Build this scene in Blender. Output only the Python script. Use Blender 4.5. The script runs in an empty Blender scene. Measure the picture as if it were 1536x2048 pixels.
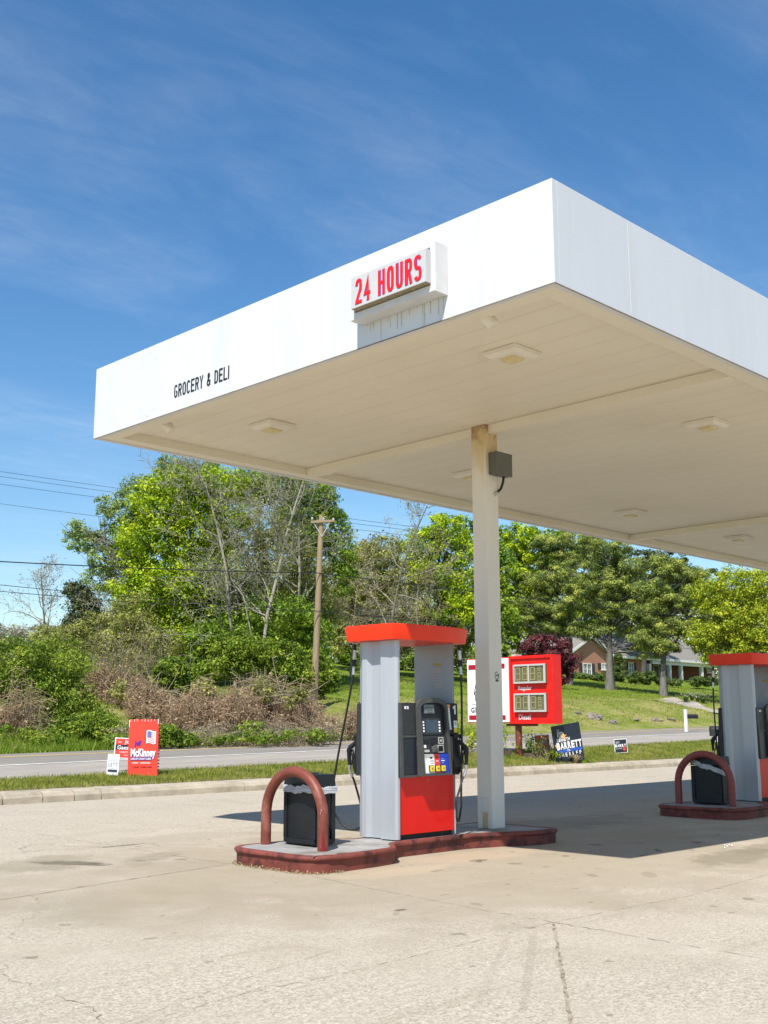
import bpy, bmesh, math, random
import numpy as np
from mathutils import Vector, Matrix
R_ = math.radians
random.seed(7); rng = np.random.default_rng(7)
scene = bpy.context.scene
col = scene.collection

# ------------------------------------------------------------------ camera
FPX, YAW, PITCH, ROLL, CAMH = 2221.338, 0.7877033, 0.1853585, -0.0019154, 1.5
Fw = Vector((math.cos(YAW)*math.cos(PITCH), math.sin(YAW)*math.cos(PITCH), math.sin(PITCH)))
Rt = Vector((math.sin(YAW), -math.cos(YAW), 0)); Up = Rt.cross(Fw)
_c, _s = math.cos(ROLL), math.sin(ROLL)
Rt, Up = _c*Rt+_s*Up, -_s*Rt+_c*Up
cd = bpy.data.cameras.new('camera'); cam = bpy.data.objects.new('camera', cd); col.objects.link(cam)
cd.sensor_fit = 'AUTO'; cd.sensor_width = 36; cd.lens = FPX/2048*36
cd.clip_start = .1; cd.clip_end = 3000
cam.matrix_world = Matrix(((Rt.x, Up.x, -Fw.x, 0), (Rt.y, Up.y, -Fw.y, 0), (Rt.z, Up.z, -Fw.z, CAMH), (0, 0, 0, 1)))
scene.camera = cam

# ------------------------------------------------------------------ sky, sun, exposure
SUN_D = Vector((.6415, .319, -1)).normalized()        # the way the light travels
world = bpy.data.worlds.new('World'); scene.world = world; world.use_nodes = True
nt = world.node_tree; nt.nodes.clear()
def nn(t, **kw):
    n = nt.nodes.new(t)
    for k, v in kw.items(): setattr(n, k, v)
    return n
out = nn('ShaderNodeOutputWorld'); bg = nn('ShaderNodeBackground'); bg.inputs['Strength'].default_value = .116
sky = nn('ShaderNodeTexSky', sky_type='NISHITA', sun_disc=False)
sky.sun_elevation = math.asin(-SUN_D.z); sky.sun_rotation = math.atan2(-SUN_D.x, -SUN_D.y)
sky.altitude = 200; sky.air_density = 1.15; sky.dust_density = .25; sky.ozone_density = 2.6
hs = nn('ShaderNodeHueSaturation'); hs.inputs['Saturation'].default_value = 1.27; hs.inputs['Value'].default_value = 1.0; hs.inputs['Hue'].default_value = .500
tc = nn('ShaderNodeTexCoord'); sep = nn('ShaderNodeSeparateXYZ')
zc = nn('ShaderNodeMath', operation='MAXIMUM'); zc.inputs[1].default_value = .06
dx = nn('ShaderNodeMath', operation='DIVIDE'); dy = nn('ShaderNodeMath', operation='DIVIDE'); cmb = nn('ShaderNodeCombineXYZ')
mp = nn('ShaderNodeMapping'); mp.inputs['Rotation'].default_value = (0, 0, R_(-20)); mp.inputs['Scale'].default_value = (1.0, 1.9, 1)
n1 = nn('ShaderNodeTexNoise'); n1.inputs['Scale'].default_value = .85; n1.inputs['Detail'].default_value = 10; n1.inputs['Roughness'].default_value = .58; n1.inputs['Distortion'].default_value = .6
n2 = nn('ShaderNodeTexNoise'); n2.inputs['Scale'].default_value = 5.5; n2.inputs['Detail'].default_value = 9; n2.inputs['Roughness'].default_value = .65; n2.inputs['Distortion'].default_value = .5
r1 = nn('ShaderNodeMapRange'); r1.inputs[1].default_value = .42; r1.inputs[2].default_value = .78
r2 = nn('ShaderNodeMapRange'); r2.inputs[1].default_value = .3; r2.inputs[2].default_value = .75; r2.inputs[3].default_value = .25
mu = nn('ShaderNodeMath', operation='MULTIPLY'); ms = nn('ShaderNodeMath', operation='MULTIPLY'); ms.inputs[1].default_value = .25
mx = nn('ShaderNodeMix', data_type='RGBA'); mx.inputs['B'].default_value = (6.2, 6.9, 7.9, 1)
L = nt.links.new
L(tc.outputs['Generated'], sep.inputs[0]); L(sep.outputs['Z'], zc.inputs[0])
L(sep.outputs['X'], dx.inputs[0]); L(zc.outputs[0], dx.inputs[1]); L(sep.outputs['Y'], dy.inputs[0]); L(zc.outputs[0], dy.inputs[1])
L(dx.outputs[0], cmb.inputs[0]); L(dy.outputs[0], cmb.inputs[1]); L(cmb.outputs[0], mp.inputs['Vector'])
L(mp.outputs[0], n1.inputs['Vector']); L(mp.outputs[0], n2.inputs['Vector'])
L(n1.outputs['Fac'], r1.inputs[0]); L(n2.outputs['Fac'], r2.inputs[0]); L(r1.outputs[0], mu.inputs[0]); L(r2.outputs[0], mu.inputs[1]); L(mu.outputs[0], ms.inputs[0])
L(sky.outputs[0], hs.inputs['Color']); L(hs.outputs[0], mx.inputs['A']); L(ms.outputs[0], mx.inputs['Factor'])
L(mx.outputs['Result'], bg.inputs['Color']); L(bg.outputs[0], out.inputs['Surface'])
sl = bpy.data.lights.new('sun', 'SUN'); sl.energy = 5.0; sl.angle = R_(.53); sl.color = (1, .96, .90)
so = bpy.data.objects.new('sun', sl); col.objects.link(so); so.location = (0, 0, 50)
so.rotation_euler = SUN_D.to_track_quat('-Z', 'Y').to_euler()
vs = scene.view_settings; scene.display_settings.display_device = 'sRGB'
vs.view_transform = 'Standard'; vs.look = 'None'; vs.gamma = 1; vs.exposure = .41
scene.cycles.max_bounces = 8; scene.cycles.diffuse_bounces = 5

# ------------------------------------------------------------------ pixel helpers (photo pixels -> places in the world)
def ray(px, py): return Fw*FPX + Rt*(px-768) - Up*(py-1024)
def onY(px, py, Y): d = ray(px, py); return Vector((0, 0, CAMH)) + d*(Y/d.y)
def onX(px, py, X): d = ray(px, py); return Vector((0, 0, CAMH)) + d*(X/d.x)
def onZ(px, py, z): d = ray(px, py); return Vector((0, 0, CAMH)) + d*((z-CAMH)/d.z)
def at(px, py, fwd): d = ray(px, py); return Vector((0, 0, CAMH)) + d*(fwd/(d.x*math.cos(YAW)+d.y*math.sin(YAW)))
_PY = [-400, 19.6, 20.15, 22.6, 26.5, 29.9, 33.4, 34.2, 40, 70, 90, 150, 600]
_PZ = [0, 0, .2, .35, .45, .52, .47, .5, 1.95, 6.2, 7.2, 9.5, 14]
def tz(X, Y):
    z = np.interp(Y, _PY, _PZ)
    f = np.interp(Y, [20.15, 22.6, 40, 62], [0, 1, 1, 0]); z = z + f*.014*np.clip(X-16, -40, 45)
    w = np.interp(Y, [34, 37, 42, 70], [0, 1, 1, .5])
    z = z + w*(.10*np.sin(X*.9+Y*.31)+.07*np.sin(X*2.1-Y*.8)+.05*np.sin(X*3.7+Y*1.9))
    return z
def gp(px, fwd):        # ground point under photo column px at a forward distance
    d = ray(px, 1445); k = fwd/(d.x*math.cos(YAW)+d.y*math.sin(YAW)); X, Y = d.x*k, d.y*k
    return Vector((X, Y, float(tz(X, Y))))
def hit(px, py):        # where the line of sight meets the ground
    d = ray(px, py).normalized(); t = 5.0
    while t < 400:
        P = Vector((0, 0, CAMH))+d*t
        if P.z < tz(P.x, P.y): return Vector((P.x, P.y, float(tz(P.x, P.y))))
        t += .1
    return P

# ------------------------------------------------------------------ materials
def mat(name, c, rough=.55, var=.12, scale=6, bump=0., bscale=40, metal=0., spec=.4, detail=6, stretch=None, c2=None, thr=(.4, .7)):
    m = bpy.data.materials.new(name); m.use_nodes = True; t = m.node_tree; b = t.nodes['Principled BSDF']
    b.inputs['Roughness'].default_value = rough; b.inputs['Metallic'].default_value = metal
    b.inputs['Specular IOR Level'].default_value = spec
    tcn = t.nodes.new('ShaderNodeTexCoord'); v = tcn.outputs['Object']
    if stretch:
        mpn = t.nodes.new('ShaderNodeMapping'); mpn.inputs['Scale'].default_value = stretch; t.links.new(v, mpn.inputs[0]); v = mpn.outputs[0]
    n = t.nodes.new('ShaderNodeTexNoise'); n.inputs['Scale'].default_value = scale; n.inputs['Detail'].default_value = detail; n.inputs['Roughness'].default_value = .6
    t.links.new(v, n.inputs['Vector'])
    rp = t.nodes.new('ShaderNodeValToRGB'); e = rp.color_ramp.elements
    lo = [max(0, x*(1-var)) for x in c]; hi = [min(1, x*(1+var)) for x in c]
    e[0].position, e[1].position = .3, .7; e[0].color = (*lo, 1); e[1].color = (*hi, 1)
    t.links.new(n.outputs['Fac'], rp.inputs[0]); cout = rp.outputs[0]
    if c2:
        n3 = t.nodes.new('ShaderNodeTexNoise'); n3.inputs['Scale'].default_value = scale*.6; n3.inputs['Detail'].default_value = 9; n3.inputs['Roughness'].default_value = .7
        t.links.new(v, n3.inputs['Vector'])
        mr = t.nodes.new('ShaderNodeMapRange'); mr.inputs[1].default_value, mr.inputs[2].default_value = thr; t.links.new(n3.outputs['Fac'], mr.inputs[0])
        mm = t.nodes.new('ShaderNodeMix'); mm.data_type = 'RGBA'; mm.inputs['B'].default_value = (*c2, 1)
        t.links.new(mr.outputs[0], mm.inputs['Factor']); t.links.new(cout, mm.inputs['A']); cout = mm.outputs['Result']
    t.links.new(cout, b.inputs['Base Color'])
    if bump:
        n4 = t.nodes.new('ShaderNodeTexNoise'); n4.inputs['Scale'].default_value = bscale; n4.inputs['Detail'].default_value = 8
        t.links.new(v, n4.inputs['Vector'])
        bp = t.nodes.new('ShaderNodeBump'); bp.inputs['Strength'].default_value = bump; bp.inputs['Distance'].default_value = .02
        t.links.new(n4.outputs['Fac'], bp.inputs['Height']); t.links.new(bp.outputs[0], b.inputs['Normal'])
    return m
def foliage(name, a, b_, c, trans=.35, rough=.6):
    m = bpy.data.materials.new(name); m.use_nodes = True; t = m.node_tree; t.nodes.clear()
    o = t.nodes.new('ShaderNodeOutputMaterial'); at_ = t.nodes.new('ShaderNodeAttribute'); at_.attribute_name = 'tint'
    rp = t.nodes.new('ShaderNodeValToRGB'); e = rp.color_ramp.elements
    e[0].position = .1; e[0].color = (*a, 1); e[1].position = .9; e[1].color = (*c, 1); x = e.new(.5); x.color = (*b_, 1)
    t.links.new(at_.outputs['Fac'], rp.inputs[0])
    d = t.nodes.new('ShaderNodeBsdfPrincipled'); d.inputs['Roughness'].default_value = rough; d.inputs['Specular IOR Level'].default_value = .25
    tr = t.nodes.new('ShaderNodeBsdfTranslucent'); mx_ = t.nodes.new('ShaderNodeMixShader'); mx_.inputs[0].default_value = trans
    t.links.new(rp.outputs[0], d.inputs['Base Color']); t.links.new(rp.outputs[0], tr.inputs['Color'])
    t.links.new(d.outputs[0], mx_.inputs[1]); t.links.new(tr.outputs[0], mx_.inputs[2]); t.links.new(mx_.outputs[0], o.inputs[0])
    return m
M = {}
M['white'] = mat('white_fascia_paint', (.63, .645, .66), .45, .03, 2.2, stretch=(1, 1, .12), c2=(.53, .53, .505), thr=(.52, .82), bump=.12, bscale=1.2)
M['signface'] = mat('sign_acrylic', (.52, .515, .51), .4, .04, 4)
M['white_old'] = mat('old_white_paint', (.63, .625, .61), .5, .06, 5, c2=(.5, .47, .38), thr=(.62, .8))
M['soffit'] = mat('soffit_enamel', (.75, .70, .565), .5, .03, .6, c2=(.66, .59, .44), thr=(.52, .78))
M['seam'] = mat('soffit_seam', (.53, .465, .345), .7, .2, 3)
M['drip'] = mat('rust_drip', (.33, .29, .20), .8, .3, 30)
M['column'] = mat('column_paint', (.66, .62, .545), .5, .05, 2, stretch=(1, 1, .3), c2=(.50, .43, .31), thr=(.66, .85))
def column_paint():
    m = mat('column_paint', (.72, .68, .60), .5, .05, 2, stretch=(1, 1, .3), c2=(.58, .51, .38), thr=(.66, .85)); t = m.node_tree; b = t.nodes['Principled BSDF']; src = b.inputs['Base Color'].links[0].from_socket
    tcn = t.nodes.new('ShaderNodeTexCoord'); sp = t.nodes.new('ShaderNodeSeparateXYZ'); t.links.new(tcn.outputs['Object'], sp.inputs[0])
    def mth(op, a, b_):
        x = t.nodes.new('ShaderNodeMath'); x.operation = op
        for k, v in enumerate((a, b_)):
            if isinstance(v, (int, float)): x.inputs[k].default_value = v
            else: t.links.new(v, x.inputs[k])
        return x.outputs[0]
    def nz(sc, st):
        mp_ = t.nodes.new('ShaderNodeMapping'); mp_.inputs['Scale'].default_value = st; n = t.nodes.new('ShaderNodeTexNoise'); n.inputs['Scale'].default_value = sc; n.inputs['Detail'].default_value = 8; n.inputs['Roughness'].default_value = .65
        t.links.new(tcn.outputs['Object'], mp_.inputs[0]); t.links.new(mp_.outputs[0], n.inputs['Vector']); return mth('SUBTRACT', n.outputs['Fac'], .5)
    def sm(f, a, b_):
        r = t.nodes.new('ShaderNodeMapRange'); r.interpolation_type = 'SMOOTHSTEP'; r.inputs[1].default_value = a; r.inputs[2].default_value = b_; t.links.new(f, r.inputs[0]); return r.outputs[0]
    def mx(f, A, B):
        x = t.nodes.new('ShaderNodeMix'); x.data_type = 'RGBA'; t.links.new(f, x.inputs['Factor']); t.links.new(A, x.inputs['A']); x.inputs['B'].default_value = (*B, 1); return x.outputs['Result']
    z = sp.outputs['Z']
    c = mx(mth('MULTIPLY', sm(mth('ADD', z, mth('MULTIPLY', nz(3, (2.5, 2.5, .5)), 1.5)), 4.45, 5.25), .85), src, (.60, .45, .20))       # rust water below the roof
    c = mx(mth('MULTIPLY', sm(mth('ADD', z, mth('MULTIPLY', nz(9, (1.5, 1.5, .7)), .9)), 5.12, 5.38), .8), c, (.28, .15, .06))
    y = sp.outputs['Y']; near = mth('MULTIPLY', sm(mth('ADD', y, mth('MULTIPLY', nz(12, (1, 1, .6)), .05)), 3.80, 3.83), mth('SUBTRACT', 1., sm(mth('ADD', y, mth('MULTIPLY', nz(12, (1, 1, .6)), .05)), 3.90, 3.925)))
    c = mx(mth('MULTIPLY', mth('MULTIPLY', near, mth('SUBTRACT', 1., sm(z, .34, .38))), .8), c, (.46, .34, .14))            # below the cover plate
    t.links.new(c, b.inputs['Base Color']); return m
M['column'] = column_paint()
M['stain'] = mat('yellow_rust_stain', (.52, .40, .20), .7, .25, 9, c2=(.30, .17, .07), thr=(.62, .72))
M['lens'] = mat('lamp_lens', (.62, .52, .24), .25, .12, 14)
M['darkgrey'] = mat('painted_box_grey', (.115, .12, .10), .5, .08, 12)
M['black'] = mat('black_plastic', (.008, .0085, .010), .5, .2, 14)
M['black2'] = mat('charcoal_plastic', (.028, .030, .031), .5, .15, 14)
M['frame'] = mat('console_grey', (.065, .066, .062), .5, .15, 10)
M['navy'] = mat('dark_blue_panel', (.012, .014, .026), .3, .2, 10)
M['rubber'] = mat('hose_rubber', (.018, .018, .020), .5, .2, 30)
M['steel'] = mat('swivel_steel', (.55, .55, .55), .35, .1, 30, metal=.8)
M['alu'] = mat('brushed_panel', (.43, .45, .485), .36, .035, 3, stretch=(3, 3, .25), metal=.25)
M['alu_in'] = mat('inner_panel_grey', (.36, .40, .43), .4, .04, 4, metal=.2)
M['red'] = mat('pump_red', (.72, .006, .003), .35, .04, 3)
M['hood'] = mat('hood_red', (.82, .034, .003), .4, .05, 5)
M['signred'] = mat('sign_red', (.78, .008, .005), .45, .06, 6, c2=(.80, .03, .015), thr=(.5, .8))
M['boardred'] = mat('board_red', (.76, .060, .035), .5, .06, 6)
M['darkred'] = mat('dark_red', (.36, .005, .018), .5, .08, 8)
M['maroon'] = mat('kerb_maroon', (.19, .046, .032), .65, .2, 5, bump=.25, bscale=30, c2=(.06, .018, .016), thr=(.48, .60))
M['hoop'] = mat('hoop_paint', (.18, .044, .028), .5, .16, 6, c2=(.27, .10, .072), thr=(.52, .66))
M['chip'] = mat('chipped_paint', (.40, .27, .235), .8, .2, 40)
M['bright_red'] = mat('scrape_red', (.20, .012, .012), .5, .1, 10)
M['slab'] = mat('island_concrete', (.30, .29, .275), .85, .22, 4, bump=.25, bscale=60, c2=(.19, .165, .13), thr=(.50, .66))
M['bag'] = mat('bin_liner', (.46, .47, .49), .25, .35, 9, bump=.8, bscale=10, stretch=(1, 1, 6))
M['bin'] = mat('bin_plastic', (.010, .012, .014), .5, .3, 6, c2=(.026, .027, .026), thr=(.6, .8))
M['navysign'] = mat('sign_navy', (.018, .026, .042), .45, .15, 8)
M['blue'] = mat('print_blue', (.03, .11, .50), .5, .1, 8)
M['royal'] = mat('grade_blue', (.012, .045, .42), .4, .08, 8)
M['purple'] = mat('print_purple', (.14, .03, .33), .5, .1, 8)
M['orange'] = mat('sticker_orange', (.75, .30, .10), .5, .1, 10)
M['yellow'] = mat('button_yellow', (.80, .58, .05), .4, .05, 10)
M['text_black'] = mat('lettering_black', (.015, .015, .017), .5, .1, 8)
M['text_red'] = mat('lettering_red', (.80, .012, .012), .45, .05, 8)
M['text_white'] = mat('lettering_white', (.82, .82, .82), .5, .05, 8)
M['text_grey'] = mat('lettering_grey', (.32, .34, .40), .5, .05, 8)
M['pink'] = mat('faded_red_print', (.62, .18, .16), .55, .1, 12)
M['lcd'] = mat('lcd_glass', (.15, .17, .165), .2, .25, 40)
M['screen'] = mat('screen_glass', (.045, .065, .085), .08, .2, 6)
M['price'] = mat('price_panel_dark', (.135, .125, .065), .3, .12, 20)
M['digit'] = mat('price_digit', (.34, .30, .135), .4, .12, 20)
M['galv'] = mat('galvanised_frame', (.47, .46, .43), .45, .1, 12)
M['flagwhite'] = mat('flag_print', (.82, .76, .78), .5, .04, 8)
M['wood'] = mat('pole_wood', (.30, .225, .13), .85, .2, 3, stretch=(5, 5, .5), bump=.3, bscale=30)
M['bark'] = mat('grey_bark', (.16, .135, .10), .9, .3, 3, stretch=(3, 3, .6), bump=.4, bscale=12)
M['barkpale'] = mat('pale_bark', (.27, .25, .19), .9, .25, 3, stretch=(3, 3, .6))
M['barkdark'] = mat('dark_bark', (.075, .065, .055), .9, .3, 3, stretch=(3, 3, .6), bump=.4, bscale=12)
M['barkpine'] = mat('pine_bark', (.155, .145, .13), .9, .35, 4, stretch=(3, 3, .5), bump=.5, bscale=10)
M['cane'] = mat('dead_canes', (.36, .26, .165), .9, .25, 2)
M['barktan'] = mat('tan_twigs', (.29, .235, .16), .9, .25, 2)
M['wire'] = mat('cable_black', (.02, .02, .022), .6, .1, 4)
M['timber'] = mat('bed_timber', (.10, .07, .05), .9, .3, 5, bump=.3)
M['mulch'] = mat('bed_mulch', (.12, .08, .05), .95, .35, 18, bump=.6, bscale=30)
M['rock'] = mat('field_rock', (.21, .18, .14), .9, .3, 3, bump=.6, bscale=8)
M['brick'] = None
M['shingle'] = mat('roof_shingle', (.215, .195, .17), .9, .18, 5, stretch=(1, 3, 3))
M['trim'] = mat('house_trim', (.74, .72, .66), .6, .05, 5)
M['glass'] = mat('house_glass', (.10, .115, .13), .08, .3, 2)
M['shutter'] = mat('shutter_black', (.03, .03, .034), .6, .15, 5)
M['door'] = mat('porch_door', (.06, .05, .05), .5, .15, 5)
M['daff'] = mat('daffodil', (.75, .66, .25), .6, .2, 20)
M['ceramic'] = mat('insulator', (.45, .44, .42), .4, .1, 9)
def brick_mat():
    m = bpy.data.materials.new('house_brick'); m.use_nodes = True; t = m.node_tree; b = t.nodes['Principled BSDF']; b.inputs['Roughness'].default_value = .85
    tcn = t.nodes.new('ShaderNodeTexCoord'); mpn = t.nodes.new('ShaderNodeMapping'); mpn.inputs['Rotation'].default_value = (R_(90), 0, 0)
    br = t.nodes.new('ShaderNodeTexBrick'); br.inputs['Scale'].default_value = 4.2; br.inputs['Color1'].default_value = (.46, .165, .092, 1); br.inputs['Color2'].default_value = (.36, .12, .07, 1); br.inputs['Mortar'].default_value = (.46, .38, .31, 1)
    t.links.new(tcn.outputs['Object'], mpn.inputs[0]); t.links.new(mpn.outputs[0], br.inputs['Vector']); t.links.new(br.outputs[0], b.inputs['Base Color'])
    return m
M['brick'] = brick_mat()
FO = {
 'bright': foliage('leaves_bright_green', (.10, .19, .008), (.32, .46, .012), (.60, .66, .03), .3),
 'green': foliage('leaves_green', (.06, .13, .014), (.19, .31, .022), (.40, .50, .05), .28),
 'sparse': foliage('leaves_pale_green', (.10, .17, .05), (.25, .36, .09), (.44, .52, .15), .3),
 'pine': foliage('needles_pine', (.06, .10, .03), (.25, .33, .07), (.58, .60, .13), .25),
 'yellow': foliage('leaves_yellow_green', (.12, .18, .010), (.35, .43, .024), (.60, .60, .055), .3),
 'cedar': foliage('needles_cedar', (.04, .062, .026), (.095, .125, .046), (.20, .21, .08), .25),
 'purple': foliage('leaves_purple', (.05, .012, .018), (.125, .032, .04), (.26, .075, .075), .3),
 'olive': foliage('leaves_olive', (.12, .135, .032), (.29, .31, .07), (.50, .49, .13), .3),
 'brown': foliage('dry_leaves', (.22, .125, .062), (.42, .275, .15), (.60, .44, .26), .3),
 'bush': foliage('leaves_bush', (.04, .085, .008), (.165, .255, .018), (.40, .46, .055), .28),
 'hedge': foliage('leaves_hedge', (.045, .085, .02), (.10, .15, .03), (.19, .24, .05), .25),
 'blossom': foliage('pale_blossom', (.26, .25, .19), (.40, .39, .31), (.55, .54, .45), .4),
 'grass': foliage('grass_blades', (.13, .17, .022), (.25, .28, .035), (.42, .39, .11), .35),
 'weed': foliage('roadside_weeds', (.08, .16, .012), (.19, .29, .022), (.34, .40, .06), .4),
 'straw': foliage('dry_straw', (.26, .20, .10), (.38, .31, .16), (.52, .44, .27), .3),
}
# ------------------------------------------------------------------ object helpers
def tag(o, label=None, cat=None, group=None, kind=None):
    if label: o['label'] = label
    if cat: o['category'] = cat
    if group: o['group'] = group
    if kind: o['kind'] = kind
    return o
def thing(name, label, cat, loc=(0, 0, 0), group=None):
    o = bpy.data.objects.new(name, None); col.objects.link(o); o.location = loc; o.empty_display_size = .2
    return tag(o, label, cat, group)
def link(name, me, m, parent=None):
    o = bpy.data.objects.new(name, me); col.objects.link(o)
    if m is not None: me.materials.append(m)
    if parent is not None: o.parent = parent
    return o
def copy_tree(o, parent=None):
    c = o.copy(); col.objects.link(c)
    if parent is not None: c.parent = parent
    for ch in list(o.children): copy_tree(ch, c)
    return c
class MB:
    def __init__(s): s.v = []; s.f = []
    def add(s, vs, fs):
        b = len(s.v); s.v += [tuple(x) for x in vs]; s.f += [tuple(i+b for i in f) for f in fs]; return s
    def box(s, x0, x1, y0, y1, z0, z1):
        return s.hexa([(x0, y0, z0), (x1, y0, z0), (x1, y1, z0), (x0, y1, z0), (x0, y0, z1), (x1, y0, z1), (x1, y1, z1), (x0, y1, z1)])
    def hexa(s, p): return s.add(p, [(3, 2, 1, 0), (4, 5, 6, 7), (0, 1, 5, 4), (1, 2, 6, 5), (2, 3, 7, 6), (3, 0, 4, 7)])
    def quad(s, *p): return s.add(p, [tuple(range(len(p)))])
    def prism(s, poly, h, fn):      # poly 2D, extruded between h[0] and h[1]; fn(u, v, w) -> point
        n = len(poly)
        vs = [fn(u, v, h[0]) for u, v in poly]+[fn(u, v, h[1]) for u, v in poly]
        return s.add(vs, [tuple(range(n-1, -1, -1)), tuple(range(n, 2*n))]+[(i, (i+1) % n, (i+1) % n+n, i+n) for i in range(n)])
    def tube(s, pts, r, n=8, cap=True):
        pts = [Vector(p) for p in pts]; rr = r if isinstance(r, (list, tuple)) else [r]*len(pts)
        ref = None; rings = []
        for i, p in enumerate(pts):
            t = (pts[min(i+1, len(pts)-1)]-pts[max(i-1, 0)])
            if t.length < 1e-9: t = Vector((0, 0, 1))
            t.normalize()
            if ref is None: ref = Vector((1, 0, 0)) if abs(t.x) < .8 else Vector((0, 1, 0))
            u = ref-t*ref.dot(t); u.normalize(); w = t.cross(u); ref = u
            rings.append([p+(u*math.cos(2*math.pi*k/n)+w*math.sin(2*math.pi*k/n))*rr[i] for k in range(n)])
        vs = [q for g in rings for q in g]
        fs = [(i*n+k, i*n+(k+1) % n, (i+1)*n+(k+1) % n, (i+1)*n+k) for i in range(len(pts)-1) for k in range(n)]
        if cap: fs += [tuple(range(n-1, -1, -1)), tuple(range((len(pts)-1)*n, len(pts)*n))]
        return s.add(vs, fs)
    def build(s, name, m, parent=None, o=(0, 0, 0), bev=0, smooth=False, seg=2):
        me = bpy.data.meshes.new(name); ov = Vector(o)
        bm = bmesh.new()
        vv = [bm.verts.new(Vector(p)-ov) for p in s.v]
        for f in s.f:
            try: bm.faces.new([vv[i] for i in f])
            except ValueError: pass
        bmesh.ops.recalc_face_normals(bm, faces=bm.faces)
        if bev:
            es = [e for e in bm.edges if len(e.link_faces) == 2 and e.calc_face_angle(0) > .5]
            bmesh.ops.bevel(bm, geom=es, offset=bev, segments=seg, profile=.7, affect='EDGES', clamp_overlap=True)
        bm.to_mesh(me); bm.free()
        if smooth:
            me.polygons.foreach_set('use_smooth', [True]*len(me.polygons))
            me.set_sharp_from_angle(angle=R_(35))
        return link(name, me, m, parent)
def inlay(ob, mb, m, o=(0, 0, 0)):
    """marks that belong to a surface go into its own mesh as a second material"""
    me = ob.data; me.materials.append(m); k = len(me.materials)-1; ov = Vector(o); bm = bmesh.new(); bm.from_mesh(me); vv = [bm.verts.new(Vector(p)-ov) for p in mb.v]
    for f in mb.f:
        try: bm.faces.new([vv[i] for i in f]).material_index = k
        except ValueError: pass
    bm.to_mesh(me); bm.free()
def arrays_mesh(name, V, nper, m, parent=None, tint=None, faces=None):
    """V: (N, k, 3) vertex blocks, faces: index lists within a block"""
    N, k, _ = V.shape; faces = np.array(faces if faces is not None else [list(range(k))]); fn, fk = faces.shape
    me = bpy.data.meshes.new(name); me.vertices.add(N*k); me.vertices.foreach_set('co', V.astype(np.float32).ravel())
    idx = (faces[None]+(np.arange(N)*k)[:, None, None]).ravel()
    me.loops.add(len(idx)); me.loops.foreach_set('vertex_index', idx.astype(np.int32))
    me.polygons.add(N*fn); me.polygons.foreach_set('loop_start', (np.arange(N*fn)*fk).astype(np.int32))
    if tint is not None:
        a = me.attributes.new('tint', 'FLOAT', 'POINT'); a.data.foreach_set('value', np.repeat(tint, k).astype(np.float32))
    me.update(calc_edges=True)
    return link(name, me, m, parent)
def leaves(name, P, size, tint, m, parent, o=(0, 0, 0), aspect=.55, up=.35, nrm=None):
    N = len(P); P = P-np.array(o)
    n = rng.normal(size=(N, 3)); n[:, 2] = np.abs(n[:, 2])+up
    if nrm is not None: n = .42*rng.normal(size=(N, 3))+nrm
    n /= np.linalg.norm(n, axis=1)[:, None]
    r = rng.normal(size=(N, 3)); a = np.cross(n, r); a /= np.linalg.norm(a, axis=1)[:, None]; b = np.cross(n, a)
    s = (size*(.45+1.05*rng.random(N)**1.6))[:, None]
    V = np.stack([P-a*s*.5, P+b*s*aspect*.5+n*s*.1, P+a*s*.5, P-b*s*aspect*.5+n*s*.1], 1)
    return arrays_mesh(name, V, 4, m, parent, np.clip(tint, 0, 1))
def segs(name, A, B, ra, rb, m, parent, o=(0, 0, 0), n=5):
    A = np.array(A, float)-np.array(o); B = np.array(B, float)-np.array(o); ra = np.array(ra, float); rb = np.array(rb, float)
    t = B-A; ln = np.linalg.norm(t, axis=1)[:, None]; t = t/np.maximum(ln, 1e-6); B = B+t*rb[:, None]*.4
    ref = np.where(np.abs(t[:, 2:3]) < .8, np.array([[0, 0, 1.]]), np.array([[1., 0, 0]]))
    u = np.cross(t, ref); u /= np.linalg.norm(u, axis=1)[:, None]; w = np.cross(t, u)
    ks = 2*np.pi*np.arange(n)/n; ring = lambda C, r: C[:, None]+(u[:, None]*np.cos(ks)[None, :, None]+w[:, None]*np.sin(ks)[None, :, None])*r[:, None, None]
    V = np.concatenate([ring(A, ra), ring(B, rb)], 1)
    return arrays_mesh(name, V, 2*n, m, parent, None, [[k, (k+1) % n, (k+1) % n+n, k+n] for k in range(n)])
def text_polys(body, bold=0., xs=1., space=1.):
    cu = bpy.data.curves.new('txt', 'FONT'); cu.body = body; cu.size = 1; cu.offset = bold; cu.resolution_u = 3; cu.space_character = space
    ob = bpy.data.objects.new('txt', cu); col.objects.link(ob)
    dg = bpy.context.evaluated_depsgraph_get(); dg.update()
    me = bpy.data.meshes.new_from_object(ob.evaluated_get(dg))
    vs = [(v.co.x, v.co.y) for v in me.vertices]; fs = [tuple(p.vertices) for p in me.polygons]
    bpy.data.objects.remove(ob); bpy.data.curves.remove(cu); bpy.data.meshes.remove(me)
    x0 = min(v[0] for v in vs); x1 = max(v[0] for v in vs); y0 = min(v[1] for v in vs); y1 = max(v[1] for v in vs)
    return [((x-x0)/(x1-x0), (y-y0)/(y1-y0)) for x, y in vs], fs
def text(mb, body, fn, u0, u1, v0, v1, bold=0., slant=0.):
    """letters of body stretched over [u0,u1]x[v0,v1] of the surface fn(u, v)"""
    vs, fs = text_polys(body, bold)
    mb.add([fn(u0+(u1-u0)*(a+slant*b), v0+(v1-v0)*b) for a, b in vs], fs); return mb
CW = {'I': .42, '1': .6, ' ': .55, '&': 1.1, 'M': 1.2, 'W': 1.3, 'i': .42, 'l': .42, 'j': .42, 'f': .6, 't': .6, 'r': .68, 'm': 1.4, '.': .4}
TALL = 'bdfhklit'
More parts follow.
